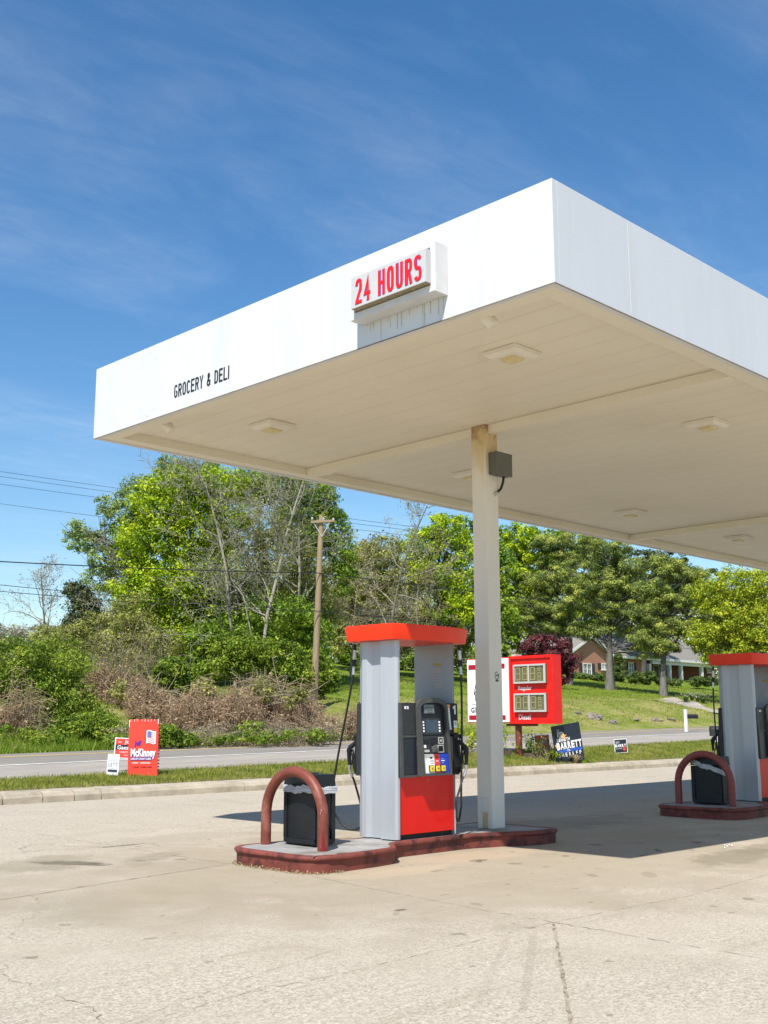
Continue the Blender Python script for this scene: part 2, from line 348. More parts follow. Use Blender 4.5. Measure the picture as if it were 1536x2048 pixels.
def text_even(mb, body, fn, u0, u1, v0, v1, bold=0., gap=.22):
    """condensed lettering: every letter stretched to its own slot"""
    ws = [CW.get(c, 1.) for c in body]; tot = sum(ws)+gap*(len(body)-1); k = (u1-u0)/tot; u = u0
    for c, w in zip(body, ws):
        if c != ' ': text(mb, c, fn, u, u+w*k, v0, v1, bold)
        u += (w+gap)*k
    return mb
def _arc(a0, a1, n=12, p=.62, cx=.5, cy=.5, rx=.5, ry=.5):
    r = []
    for k in range(n+1):
        a = R_(a0+(a1-a0)*k/n); c, s_ = math.cos(a), math.sin(a); r.append((cx+rx*math.copysign(abs(c)**p, c), cy+ry*math.copysign(abs(s_)**p, s_)))
    return r
GL = {'O': [_arc(0, 360, 32)], 'C': [_arc(35, 325, 24)], 'G': [_arc(35, 345, 24)+[(1, .45)], [(1, .45), (.55, .45)]], 'U': [[(0, 1), (0, .4)]+_arc(180, 360, 14, .75, .5, .3, .5, .3)+[(1, .4), (1, 1)]],
 'H': [[(0, 0), (0, 1)], [(1, 0), (1, 1)], [(0, .5), (1, .5)]], 'L': [[(0, 1), (0, 0), (1, 0)]], 'I': [[(.5, 0), (.5, 1)]], 'E': [[(1, 1), (0, 1), (0, 0), (1, 0)], [(0, .52), (.85, .52)]], 'Y': [[(0, 1), (.5, .45), (1, 1)], [(.5, .45), (.5, 0)]],
 'D': [[(0, 0), (0, 1), (.45, 1)]+_arc(90, -90, 14, .7, .4, .5, .6, .5)+[(0, 0)]], 'R': [[(0, 0), (0, 1), (.5, 1)]+_arc(90, -90, 10, .75, .5, .76, .5, .24)+[(0, .52)], [(.5, .52), (1, 0)]],
 'S': [_arc(20, 180, 10, .75, .5, .75, .5, .25)+_arc(180, 250, 5, .75, .5, .75, .5, .25)+_arc(70, 0, 5, .75, .5, .25, .5, .25)+_arc(0, -160, 10, .75, .5, .25, .5, .25)],
 '2': [_arc(165, -30, 14, .7, .5, .74, .5, .26)+[(.05, .08), (0, 0), (1, 0)]], '4': [[(.72, 0), (.72, 1), (0, .27), (1, .27)]], '&': [[(1, 0), (.25, .70)]+_arc(200, -20, 8, .8, .45, .84, .24, .16)+[(.12, .42)]+_arc(165, 290, 8, .8, .45, .23, .45, .23)+[(.97, .45)]]}
def stroke_text(mb, body, fn, u0, u1, v0, v1, th, gap=.3, slots=None):
    """even condensed lettering drawn as strokes of one thickness; fn(u, v, d)"""
    slots = slots or {'I': .25, ' ': .55, '&': 1.1}; ws = [slots.get(c, 1.) for c in body]; k = (u1-u0)/(sum(ws)+gap*(len(body)-1)); u = u0; sg_ = 1 if u1 > u0 else -1; lay = 0
    for c, w in zip(body, ws):
        a, b_ = u+sg_*th/2, u+w*k-sg_*th/2; lo, hi = v0+th/2, v1-th/2
        if c == 'I': a = b_ = (a+b_)/2
        for pl_ in GL.get(c, []):
            pts = [Vector((a+(b_-a)*x, lo+(hi-lo)*y)) for x, y in pl_]; pts = [p for i, p in enumerate(pts) if i == 0 or (p-pts[i-1]).length > 1e-5]; closed = (pts[0]-pts[-1]).length < 1e-4; n = len(pts); rows = []
            for i, p in enumerate(pts):
                d0 = (p-pts[i-1]) if i > 0 else ((pts[-1]-pts[-2]) if closed else (pts[1]-p)); d1 = (pts[i+1]-p) if i < n-1 else ((pts[1]-pts[0]) if closed else d0)
                d0, d1 = d0.normalized(), d1.normalized(); n0, n1_ = Vector((-d0.y, d0.x)), Vector((-d1.y, d1.x)); m_ = (n0+n1_); m_ = m_.normalized() if m_.length > .2 else n0; l = th/2/max(.55, m_.dot(n0))
                q = p.copy()
                if not closed and i in (0, n-1): q = p+(d0 if i else -d1)*th/2*(1 if c in 'ELHIUY24DR' else 0)
                rows.append((q+m_*l, q-m_*l))
            for (a0, a1), (b0, b1) in zip(rows[:-1], rows[1:]): mb.quad(fn(a0.x, a0.y, lay*.00015), fn(a1.x, a1.y, lay*.00015), fn(b1.x, b1.y, lay*.00015), fn(b0.x, b0.y, lay*.00015)); lay = (lay+1) % 7
        u += (w+gap)*k
    return mb
def fquad(mb, fn, u0, u1, v0, v1): return mb.quad(fn(u0, v0), fn(u1, v0), fn(u1, v1), fn(u0, v1))
def struct(o): o['kind'] = 'structure'; return o

# ================================================================== GROUND
def ground_material():
    m = bpy.data.materials.new('grass_ground'); m.use_nodes = True; t = m.node_tree; b = t.nodes['Principled BSDF']; b.inputs['Roughness'].default_value = .95; b.inputs['Specular IOR Level'].default_value = .1
    tcn = t.nodes.new('ShaderNodeTexCoord')
    def noise(sc, det=8, ro=.6):
        n = t.nodes.new('ShaderNodeTexNoise'); n.inputs['Scale'].default_value = sc; n.inputs['Detail'].default_value = det; n.inputs['Roughness'].default_value = ro
        t.links.new(tcn.outputs['Object'], n.inputs['Vector']); return n.outputs['Fac']
    def ramp(f, stops):
        r = t.nodes.new('ShaderNodeValToRGB'); e = r.color_ramp.elements
        e[0].position, e[1].position = stops[0][0], stops[-1][0]; e[0].color = (*stops[0][1], 1); e[1].color = (*stops[-1][1], 1)
        for p, c in stops[1:-1]: e.new(p).color = (*c, 1)
        t.links.new(f, r.inputs[0]); return r.outputs[0]
    green = ramp(noise(2.6, 10, .7), [(.3, (.075, .125, .013)), (.5, (.135, .205, .018)), (.7, (.25, .29, .045))])
    dry = ramp(noise(3.1, 10, .7), [(.3, (.19, .17, .05)), (.5, (.31, .28, .095)), (.7, (.40, .33, .16))])
    sepn = t.nodes.new('ShaderNodeSeparateXYZ'); t.links.new(tcn.outputs['Object'], sepn.inputs[0])
    mr = t.nodes.new('ShaderNodeMapRange'); mr.interpolation_type = 'SMOOTHSTEP'
    for k, v in enumerate((40, 46, 1, 0)): mr.inputs[k+1].default_value = v
    t.links.new(sepn.outputs['Y'], mr.inputs[0])
    mr2 = t.nodes.new('ShaderNodeMapRange'); mr2.inputs[1].default_value = .36; mr2.inputs[2].default_value = .6; t.links.new(noise(.45, 8, .65), mr2.inputs[0])
    mul = t.nodes.new('ShaderNodeMath'); mul.operation = 'MULTIPLY'; t.links.new(mr.outputs[0], mul.inputs[0]); t.links.new(mr2.outputs[0], mul.inputs[1])
    add = t.nodes.new('ShaderNodeMapRange'); add.inputs[1].default_value = .55; add.inputs[2].default_value = .8; t.links.new(noise(.2, 6), add.inputs[0])
    mxx = t.nodes.new('ShaderNodeMath'); mxx.operation = 'MAXIMUM'; t.links.new(mul.outputs[0], mxx.inputs[0]); t.links.new(add.outputs[0], mxx.inputs[1])
    mm = t.nodes.new('ShaderNodeMix'); mm.data_type = 'RGBA'; t.links.new(mxx.outputs[0], mm.inputs['Factor']); t.links.new(green, mm.inputs['A']); t.links.new(dry, mm.inputs['B'])
    t.links.new(mm.outputs['Result'], b.inputs['Base Color'])
    bp = t.nodes.new('ShaderNodeBump'); bp.inputs['Strength'].default_value = .9; bp.inputs['Distance'].default_value = .12; t.links.new(noise(7, 8, .7), bp.inputs['Height']); t.links.new(bp.outputs[0], b.inputs['Normal'])
    return m
def concrete_material():
    m = bpy.data.materials.new('forecourt_concrete'); m.use_nodes = True; t = m.node_tree; b = t.nodes['Principled BSDF']; b.inputs['Roughness'].default_value = .88; b.inputs['Specular IOR Level'].default_value = .2
    tcn = t.nodes.new('ShaderNodeTexCoord'); OBJ = tcn.outputs['Object']
    def noise(sc, det=8, ro=.6, dist=0, vec=None):
        n = t.nodes.new('ShaderNodeTexNoise'); n.inputs['Scale'].default_value = sc; n.inputs['Detail'].default_value = det; n.inputs['Roughness'].default_value = ro; n.inputs['Distortion'].default_value = dist
        t.links.new(vec or OBJ, n.inputs['Vector']); return n.outputs['Fac']
    def mrange(f, a, b_, c=0., d=1.):
        r = t.nodes.new('ShaderNodeMapRange'); r.interpolation_type = 'SMOOTHSTEP'
        for k, v in enumerate((a, b_, c, d)): r.inputs[k+1].default_value = v
        t.links.new(f, r.inputs[0]); return r.outputs[0]
    def mix(f, A, B, mode='MIX'):
        x = t.nodes.new('ShaderNodeMix'); x.data_type = 'RGBA'; x.blend_type = mode
        for inp, val in (('Factor', f), ('A', A), ('B', B)):
            if isinstance(val, tuple): x.inputs[inp].default_value = (*val, 1)
            elif isinstance(val, (int, float)): x.inputs[inp].default_value = val
            else: t.links.new(val, x.inputs[inp])
        return x.outputs['Result']
    def math_(op, a, b_):
        x = t.nodes.new('ShaderNodeMath'); x.operation = op
        for k, val in enumerate((a, b_)):
            if isinstance(val, (int, float)): x.inputs[k].default_value = val
            else: t.links.new(val, x.inputs[k])
        return x.outputs[0]
    c = mix(mrange(noise(.55, 8, .62), .35, .68), (.44, .382, .300), (.33, .282, .212))
    c = mix(mrange(noise(1.7, 10, .7, .6), .40, .75), c, (.50, .44, .345))
    # smooth worn area round the pumps, exposed aggregate elsewhere
    sepn = t.nodes.new('ShaderNodeSeparateXYZ'); t.links.new(OBJ, sepn.inputs[0])
    rad = t.nodes.new('ShaderNodeMapping'); rad.vector_type = 'TEXTURE'; rad.inputs['Location'].default_value = (9.5, 8.6, 0); rad.inputs['Scale'].default_value = (6.0, 3.9, 1); t.links.new(OBJ, rad.inputs[0])
    ln = t.nodes.new('ShaderNodeVectorMath'); ln.operation = 'LENGTH'; t.links.new(rad.outputs[0], ln.inputs[0])
    worn = mrange(math_('ADD', ln.outputs['Value'], math_('MULTIPLY', math_('SUBTRACT', noise(.9, 8, .65, .5), .5), 1.5)), .62, 1.25, 1., 0.)
    c = mix(math_('MULTIPLY', worn, .65), c, (.30, .245, .165))
    ag = mrange(noise(58, 3, .65), .36, .62)
    ag2 = mrange(noise(21, 5, .7), .36, .66)
    agf = math_('MULTIPLY', math_('SUBTRACT', 1.15, worn), mrange(noise(.8, 6), .3, .62, .35, 1.))
    c = mix(math_('MULTIPLY', agf, .62), c, mix(ag, (.20, .165, .115), (.64, .565, .45)))
    c = mix(math_('MULTIPLY', agf, .36), c, mix(ag2, (.22, .18, .13), (.60, .53, .42)))
    # streaks along the driving direction
    mpn = t.nodes.new('ShaderNodeMapping'); mpn.inputs['Rotation'].default_value = (0, 0, R_(-4)); mpn.inputs['Scale'].default_value = (.22, 2.4, 1); t.links.new(OBJ, mpn.inputs[0])
    c = mix(math_('MULTIPLY', mrange(noise(1.4, 8, .65, .3, mpn.outputs[0]), .52, .75), .42), c, (.29, .245, .175))
    # stains with a shape of their own: cx, cy, rx, ry, angle, strength, colour
    stains = [(6.35, 11.15, .20, .55, 30, .85, (.085, .075, .05)), (6.2, 11.35, .9, .55, 40, .45, (.22, .19, .125)), (7.2, 10.9, .8, .25, 35, .4, (.21, .18, .12)),
              (11.9, 6.35, 1.1, .42, 8, .6, (.19, .165, .11)), (12.9, 6.5, 1.0, .3, 5, .5, (.2, .17, .115)), (6.7, 6.55, .085, .05, 10, .8, (.10, .09, .06)), (6.55, 6.45, .09, .04, 40, .45, (.2, .18, .12)),
              (7.35, 6.3, .10, .05, 60, .5, (.2, .17, .12)), (9.9, 6.25, .28, .08, 40, .45, (.22, .19, .13)), (4.9, 8.4, 1.0, .5, 45, .3, (.28, .245, .175)), (6.2, 8.9, 1.6, .5, 30, .3, (.33, .27, .18)),
              (8.6, 12.5, 1.6, .5, 5, .35, (.30, .26, .19)), (13.6, 10.2, 2.4, .8, 0, .4, (.20, .18, .14)), (8.3, 8.2, .9, .35, 0, .4, (.48, .36, .24)), (9.9, 8.45, 1.2, .4, -5, .4, (.47, .35, .235)), (5.8, 4.55, 1.5, .035, 36, .30, (.25, .21, .155)), (5.62, 4.68, 1.4, .03, 34, .22, (.27, .225, .17))]
    rs = random.Random(31)
    for _ in range(12): stains.append((rs.uniform(8.6, 13.5), rs.gauss(7.6, .45), rs.uniform(.04, .16), rs.uniform(.03, .09), rs.uniform(0, 90), rs.uniform(.4, .75), (.13, .11, .075)))
    for _ in range(6): stains.append((rs.uniform(6.5, 11), rs.gauss(11.2, .5), rs.uniform(.05, .2), rs.uniform(.04, .1), rs.uniform(0, 90), rs.uniform(.35, .6), (.15, .13, .09)))
    nz = math_('MULTIPLY', math_('SUBTRACT', noise(3.6, 10, .75, .6), .5), 2.1)
    for cx, cy, rx, ry, an, st, cc in stains:
        q = t.nodes.new('ShaderNodeMapping'); q.vector_type = 'TEXTURE'; q.inputs['Location'].default_value = (cx, cy, 0); q.inputs['Scale'].default_value = (rx, ry, 1); q.inputs['Rotation'].default_value = (0, 0, R_(an)); t.links.new(OBJ, q.inputs[0])
        l2 = t.nodes.new('ShaderNodeVectorMath'); l2.operation = 'LENGTH'; t.links.new(q.outputs[0], l2.inputs[0])
        c = mix(math_('MULTIPLY', mrange(math_('ADD', l2.outputs['Value'], nz), .62, 1.05, 1., 0.), st), c, cc)
    # small dark spots
    sp = mrange(noise(5.5, 2, .4), .705, .74); c = mix(math_('MULTIPLY', sp, .6), c, (.16, .135, .09))
    t.links.new(c, b.inputs['Base Color'])
    bp = t.nodes.new('ShaderNodeBump'); bp.inputs['Strength'].default_value = .35; bp.inputs['Distance'].default_value = .012; t.links.new(noise(60, 4, .7), bp.inputs['Height']); t.links.new(bp.outputs[0], b.inputs['Normal'])
    return m
def asphalt_material(name, c, v):
    return mat(name, c, .9, v, 1.2, bump=.3, bscale=50, stretch=(.35, 1.5, 1), c2=tuple(x*.82 for x in c), thr=(.48, .7))
M['grass'] = ground_material(); M['concrete'] = concrete_material()
M['road'] = asphalt_material('road_asphalt', (.235, .21, .175), .12)
M['shoulder'] = asphalt_material('shoulder_asphalt', (.335, .295, .245), .14)
M['kerb'] = mat('kerb_concrete', (.42, .36, .27), .9, .22, 3, bump=.5, bscale=40, c2=(.28, .23, .155), thr=(.5, .72))
M['kerbpaint'] = mat('faded_yellow_paint', (.58, .49, .20), .8, .25, 20)
M['line_w'] = mat('road_line_white', (.72, .69, .63), .8, .2, 3)
M['line_y'] = mat('road_line_yellow', (.66, .46, .16), .8, .2, 3)
M['joint'] = mat('joint_dirt', (.17, .14, .09), .95, .35, 12, c2=(.36, .30, .22), thr=(.40, .54))
M['joint2'] = mat('faint_joint', (.27, .22, .155), .95, .25, 5, c2=(.38, .32, .25), thr=(.36, .5))

xs = sorted(set([-600, -300, -150, -80, -50]+list(np.arange(-30, 130, 1.5))+[140, 160, 200, 300, 500, 900]))
ys = sorted(set([-600, -200, -80, -40, -10, 19.6, 20.15, 21, 22, 22.6, 24.5, 26.5, 28.2, 29.9, 31.6, 33.4, 34.2]+list(np.arange(35, 90, 1.25))+[95, 105, 120, 150, 200, 300, 500, 900]))
XX, YY = np.meshgrid(xs, ys, indexing='ij'); ZZ = tz(XX, YY)-.012
ZZ[YY < 20.0] = -.02
gv = np.stack([XX, YY, ZZ], -1).reshape(-1, 3); ny = len(ys)
gf = [(i*ny+j, (i+1)*ny+j, (i+1)*ny+j+1, i*ny+j+1) for i in range(len(xs)-1) for j in range(ny-1)]
me = bpy.data.meshes.new('ground'); me.from_pydata(gv.tolist(), [], gf); me.polygons.foreach_set('use_smooth', [True]*len(gf))
struct(link('ground', me, M['grass']))
b = MB(); b.quad((-60, -40, 0), (160, -40, 0), (160, 19.6, 0), (-60, 19.6, 0)); struct(b.build('forecourt_pavement', M['concrete']))
def ribbon(y0, y1, dz, x0=-140, x1=260, step=2.0, n=1):
    mb = MB(); X = np.arange(x0, x1+.1, step); Y = sorted({y0, y1}|{y for y in (22.6, 26.5, 29.9, 33.4) if y0 < y < y1})
    vs = [(x, y, float(tz(x, y))+dz) for x in X for y in Y]; k = len(Y)
    mb.add(vs, [(i*k+j, (i+1)*k+j, (i+1)*k+j+1, i*k+j+1) for i in range(len(X)-1) for j in range(k-1)]); return mb
struct(ribbon(22.6, 26.55, .006).build('road_shoulder', M['shoulder']))
struct(ribbon(26.5, 33.4, .010).build('road', M['road']))
struct(ribbon(26.43, 26.62, .016).build('road_edge_line', M['line_w']))
b = ribbon(29.72, 29.88, .016); c_ = ribbon(30.05, 30.21, .016); b.add(c_.v, c_.f); struct(b.build('road_centre_line', M['line_y']))
# apron of the entrance, right of the verge
b = MB(); pts = [(41.0, 20.15), (120, 20.15), (120, 22.6), (42.6, 22.6)]
b.quad(*[(x, y, float(tz(x, y))+.02) for x, y in pts]); struct(b.build('entrance_apron', M['shoulder']))
# kerb in cast lengths
kx = [-60, -30, -10, 0, 4]+[onY(px, 1600, 19.6).x for px in (6, 87, 150, 204, 490)]+[19, 25, 31, 38, 46, 55, 66, 80, 100, 160]
kb = MB(); prof = [(0, -.03), (.02, .11), (.07, .175), (.15, .20), (.55, .215), (.56, -.03)]
for a, c_ in zip(kx[:-1], kx[1:]):
    g = .012
    off = random.uniform(-.006, .006); k = len(prof)
    xs_ = np.linspace(a+g, c_-g, max(2, int((c_-a)/.6)))
    kb.add([(x, 19.6+u+off+.004*math.sin(x*5), v+random.uniform(-.004, .004)) for x in xs_ for u, v in prof], [(i*k+j, (i+1)*k+j, (i+1)*k+(j+1) % k, i*k+(j+1) % k) for i in range(len(xs_)-1) for j in range(k)]+[tuple(range(k)), tuple((len(xs_)-1)*k+j for j in range(k-1, -1, -1))])
struct(kb.build('kerb', M['kerb']))
b = MB(); xk = kx[8]
for q in range(7): x0 = xk-.10; y0 = 19.72+.06*q; b.quad((x0+random.uniform(0, .015), y0, .2045+.0425*(y0-19.75)), (x0+.055, y0, .2045+.0425*(y0-19.75)), (x0+.055, y0+.05, .2066+.0425*(y0-19.75)), (x0+random.uniform(0, .015), y0+.05, .2066+.0425*(y0-19.75)))
struct(b.build('kerb_paint', M['kerbpaint']))
# joints, cracks: wandering strips on the slab
def strip(mb, pts, w, z=.004, jit=.02, step=.06, wj=.75, skip=.16):
    for p, q in zip(pts[:-1], pts[1:]):
        p, q = Vector((*p, 0)), Vector((*q, 0)); n = max(2, int((q-p).length/step)); t = (q-p).normalized(); s = Vector((-t.y, t.x, 0)); o1 = 0; pr = None
        for i in range(n+1):
            c0 = p+(q-p)*i/n; j = random.gauss(0, jit) if 0 < i < n else 0; ww = w*(1-wj+2*wj*random.random())
            a = c0+s*(j-ww/2); c1 = c0+s*(j+ww/2); cur = ((a.x, a.y, z), (c1.x, c1.y, z))
            if pr and random.random() > skip: mb.quad(pr[0], cur[0], cur[1], pr[1])
            pr = cur
b = MB()
strip(b, [(3.0, 9.1), (4.67, 9.34), (5.92, 9.58), (7.5, 9.88)], .011, jit=.004, wj=.4, skip=.03)
strip(b, [(7.11, 5.34), (6.06, 4.51), (4.86, 3.56), (4.2, 3.05)], .020, jit=.003, step=.05, wj=.35, skip=.0)
strip(b, [(3.81, 7.59), (4.3, 8.19), (4.74, 8.73), (4.93, 9.27)], .004, jit=.03)
strip(b, [(6.45, 12.35), (6.65, 12.85), (6.95, 13.15), (7.15, 12.9), (7.2, 12.6), (7.39, 12.24), (8.07, 12.26), (7.95, 11.9)], .011, jit=.03)
strip(b, [(7.39, 12.24), (8.07, 12.26)], .045, jit=.008)
strip(b, [(3.5, 6.9), (3.41, 6.77), (3.31, 6.46), (3.35, 6.2)], .006, jit=.02, step=.05)
strip(b, [(3.32, 5.97), (3.34, 5.71), (3.3, 5.45), (3.2, 5.2)], .005, jit=.015, step=.05)
struct(b.build('pavement_cracks', M['joint']))
b = MB()
strip(b, [(2.8, 5.0), (3.27, 5.17), (4.28, 5.51), (5.45, 5.81)], .004, z=.0045, jit=.006)
strip(b, [(3.0, 5.05), (3.32, 5.12), (4.14, 5.23), (4.87, 5.2), (7.11, 5.34), (9.04, 5.28), (11.04, 5.45), (16, 5.5)], .005, z=.005, jit=.006)
strip(b, [(7.11, 5.34), (7.18, 6.25), (7.3, 7.2), (7.5, 8.6)], .007, z=.0045, jit=.008)
strip(b, [(7.11, 5.34), (7.06, 4.62), (7.0, 3.5)], .008, z=.0045, jit=.01)
strip(b, [(8.2, 13.0), (9.5, 12.9), (12, 13.0)], .008, jit=.006); strip(b, [(7.5, 9.95), (7.6, 13), (7.8, 19.5)], .008, z=.0045, jit=.01)
struct(b.build('pavement_joints', M['joint2']))

# ================================================================== CANOPY
XC, YC, HB, FH, WY = 7.515, 5.432, 5.25, .985, 7.698
YF = YC+WY; XE = 32.9
canopy = thing('fuel_canopy', 'flat white canopy with beige panelled underside over the fuel pumps', 'canopy', (XC, YC, 0))
O = (XC, YC, 0)
def part(mb, name, m, parent=canopy, bev=0, o=O, **k): return mb.build(name, m, parent, o, bev, **k)
fa = part(MB().box(XC, XC+.07, YC+.0, YF, HB-.0, HB+FH), 'front_fascia', M['white'], bev=.004)
fb = part(MB().box(XC+.0725, XE, YC, YC+.07, HB, HB+FH), 'side_fascia', M['white'], bev=.004)
part(MB().box(XC+.0725, XE, YF-.07, YF, HB, HB+FH), 'side_fascia', M['white'], bev=.004)
part(MB().box(XE-.07, XE-.0, YC+.0725, YF-.0725, HB, HB+FH), 'end_fascia', M['white'], bev=.004)
part(MB().box(XC+.08, XE-.08, YC+.08, YF-.08, HB+.62, HB+.66), 'roof_deck', M['galv'])
# perimeter trim, soffit, beams
b = MB(); TR = .27; zb, zs = HB+.012, HB+.125
b.box(XC+.0745, XE-.075, YC+.0745, YC+TR, zb, zb+.16); b.box(XC+.0745, XE-.075, YF-TR, YF-.0745, zb, zb+.16)
b.box(XC+.0745, XC+TR, YC+TR+.002, YF-TR-.002, zb, zb+.16)
part(b, 'edge_trim', M['soffit'], bev=.003)
sof = part(MB().box(XC+TR+.002, XE-.08, YC+TR+.002, YF-TR-.002, zs, zs+.04), 'soffit', M['soffit'])
b = MB(); x = XC+TR+.02
while x < XE-.2:
    b.quad((x, YC+TR+.004, zs-.001), (x+.005, YC+TR+.004, zs-.001), (x+.005, YF-TR-.004, zs-.001), (x, YF-TR-.004, zs-.001)); x += .405
inlay(sof, b, M['seam'], O)
for bx in (11.02, 20.1, 29.2): part(MB().box(bx+.075, bx+.262, YC+TR+.004, YF-TR-.004, HB+.002, zs-.005), 'beam', M['soffit'], bev=.004)
# seams, drip edge and dirt of the fascia
b = MB()
for y in (10.60, 7.0): b.box(XC-.0025, XC-.0004, y, y+.006, HB+.03, HB+FH-.03)
inlay(fa, b, M['white_old'], O); b = MB()
for x in (8.72, 12.4, 16.1, 19.8, 23.5): b.box(x, x+.006, YC-.0025, YC-.0004, HB+.03, HB+FH-.03)
inlay(fb, b, M['white_old'], O)
b = MB()
b.box(XC-.006, XC+.001, YC-.004, YF+.004, HB-.006, HB+.004); b.box(XC, XE, YC-.006, YC+.001, HB-.0065, HB+.0035)
part(b, 'fascia_drip_edge', mat('drip_edge_brown', (.20, .165, .11), .8, .3, 9))  # thin dark brown line along the lower fascia edge
b = MB(); random.seed(3)
for k in range(16):
    y = random.uniform(6.72, 7.93); ln = random.expovariate(1/.05)+.01; top = HB+.245-(0.0 if k else .0); w = random.uniform(.002, .006)
    if k < 16: b.box(XC-.0016, XC-.0004, y, y+w, max(HB+.01, top-ln*2.2), top)
    else:
        y = random.uniform(YC+.1, YF-.1); b.box(XC-.0016, XC-.0004, y, y+w*1.6, HB+.005, HB+.005+ln*.25)
inlay(fa, b, M['drip'], O)
# ghost of a removed emblem on the front fascia: a faint weathered oval ring
b = MB()
for k in range(64):
    a0, a1 = [2*math.pi*(k+d)/64 for d in (0, 1)]; r0 = 1+random.uniform(-.02, .02); th = random.uniform(.012, .03)
    if random.random() < .8: b.quad(*[(XC-.0012, 11.82+.24*rr*math.cos(a), 5.73+.42*rr*math.sin(a)) for a, rr in ((a0, r0), (a1, r0), (a1, r0-th), (a0, r0-th))])
inlay(fa, b, mat('ghost_adhesive', (.50, .49, .46), .7, .2, 20), O)
fx = lambda off: (lambda u, v, d=0: (XC-off-d, u, v))
b = MB(); stroke_text(b, 'GROCERY & DELI', fx(.004), 11.23, 10.11, 5.425, 5.590, .022, .24)
part(b, 'lettering', M['text_black'])
# columns (one under each beam)
for i, cx in enumerate((11.03, 20.11, 29.21)):
    c_ = part(MB().box(cx, cx+.25, 9.18, 9.42, .168, zs-.008), 'column', M['column'], bev=.012)
    part(MB().box(cx-.10, cx+.06, 9.10, 9.50, zs-.0075, zs-.0012), 'column_head_plate', M['soffit'], c_)
    if i == 0:
        b = MB().box(11.018, 11.0285, 9.245, 9.355, .365, .55); cp = part(b, 'cover_plate', M['white_old'], c_, bev=.003)
        # round cartoonless sticker: a dark ring with a bar below
        b = MB()
        for k in range(20):
            a0, a1 = 2*math.pi*k/20, 2*math.pi*(k+1)/20
            if k in (2, 3): continue
            b.quad(*[(11.175+.045*rr*math.cos(a), 9.1785, 2.06+.052*rr*math.sin(a)) for a, rr in ((a0, 1), (a1, 1), (a1, .78), (a0, .78))])
        b.quad((11.145, 9.1785, 1.985), (11.205, 9.1785, 1.985), (11.205, 9.1785, 2.005), (11.145, 9.1785, 2.005))
        b.quad((11.15, 9.1784, 2.06), (11.165, 9.1784, 2.08), (11.175, 9.1784, 2.055), (11.165, 9.1784, 2.045)); b.quad((11.18, 9.1784, 2.07), (11.2, 9.1784, 2.085), (11.205, 9.1784, 2.06), (11.19, 9.1784, 2.05))
        part(b, 'sticker', M['text_black'], c_)
# grey switch box on the first column
sb = thing('switch_box', 'grey metal box with a short black cable on top of the column', 'electrical box', (11.3, 9.18, 4.83))
bo = (11.3, 9.18, 4.83)
MB().box(11.09, 11.42, 9.0605, 9.1775, 4.685, 4.985).build('case', M['darkgrey'], sb, bo, .006)
MB().box(11.085, 11.425, 9.047, 9.059, 4.68, 4.99).build('lid', M['darkgrey'], sb, bo, .004)
MB().tube([(11.33, 9.12, 4.69), (11.325, 9.13, 4.61), (11.30, 9.15, 4.52), (11.235, 9.17, 4.46), (11.215, 9.177, 4.445)], .017).build('cable', M['wire'], sb, bo, smooth=True)
MB().tube([(11.235, 9.165, 4.462), (11.20, 9.179, 4.43)], .026).build('gland', M['galv'], sb, bo)

# canopy lights: square pans with a dropped lens
def make_light(label):
    t = thing('canopy_light', label, 'light', (0, 0, 0), 'square lights under the canopy')
    b = MB(); s, s2 = .225, .17
    b.hexa([(-s, -s, -.035), (s, -s, -.035), (s, s, -.035), (-s, s, -.035), (-s, -s, 0), (s, -s, 0), (s, s, 0), (-s, s, 0)])
    b.hexa([(-s2, -s2, -.075), (s2, -s2, -.075), (s2, s2, -.075), (-s2, s2, -.075), (-s+.01, -s+.01, -.036), (s-.01, -s+.01, -.036), (s-.01, s-.01, -.036), (-s+.01, s-.01, -.036)])
    b.build('housing', M['soffit_lamp'], t, bev=.006)
    q = .105; MB().hexa([(-q*.8, -q*.8, -.10), (q*.8, -q*.8, -.10), (q*.8, q*.8, -.10), (-q*.8, q*.8, -.10), (-q, -q, -.0755), (q, -q, -.0755), (q, q, -.0755), (-q, q, -.0755)]).build('lens', M['lens'], t, bev=.008)
    return t
M['soffit_lamp'] = mat('lamp_housing', (.74, .70, .60), .5, .06, 4)
L0 = make_light('square canopy light nearest the white front corner, above the column')
lights = [(9.0, 7.1, 'square canopy light with yellow lens nearest the tall white corner of the canopy'), (9.05, 11.2, 'square canopy light with yellow lens near the left end of the canopy'),
          (13.1, 7.08, 'pale square canopy light right of the column, in the second bay'), (13.2, 11.3, 'square canopy light half hidden behind the top of the column'),
          (17.9, 11.36, 'square canopy light in front of the second beam, near the far edge'), (22.1, 11.38, 'small far square canopy light beyond the second beam'), (17.9, 7.08, 'square canopy light over the second pump at the right edge')]
for i, (x, y, lb) in enumerate(lights):
    t = L0 if i == 0 else copy_tree(L0)
    t.location = (x, y, zs-.004); t['label'] = lb
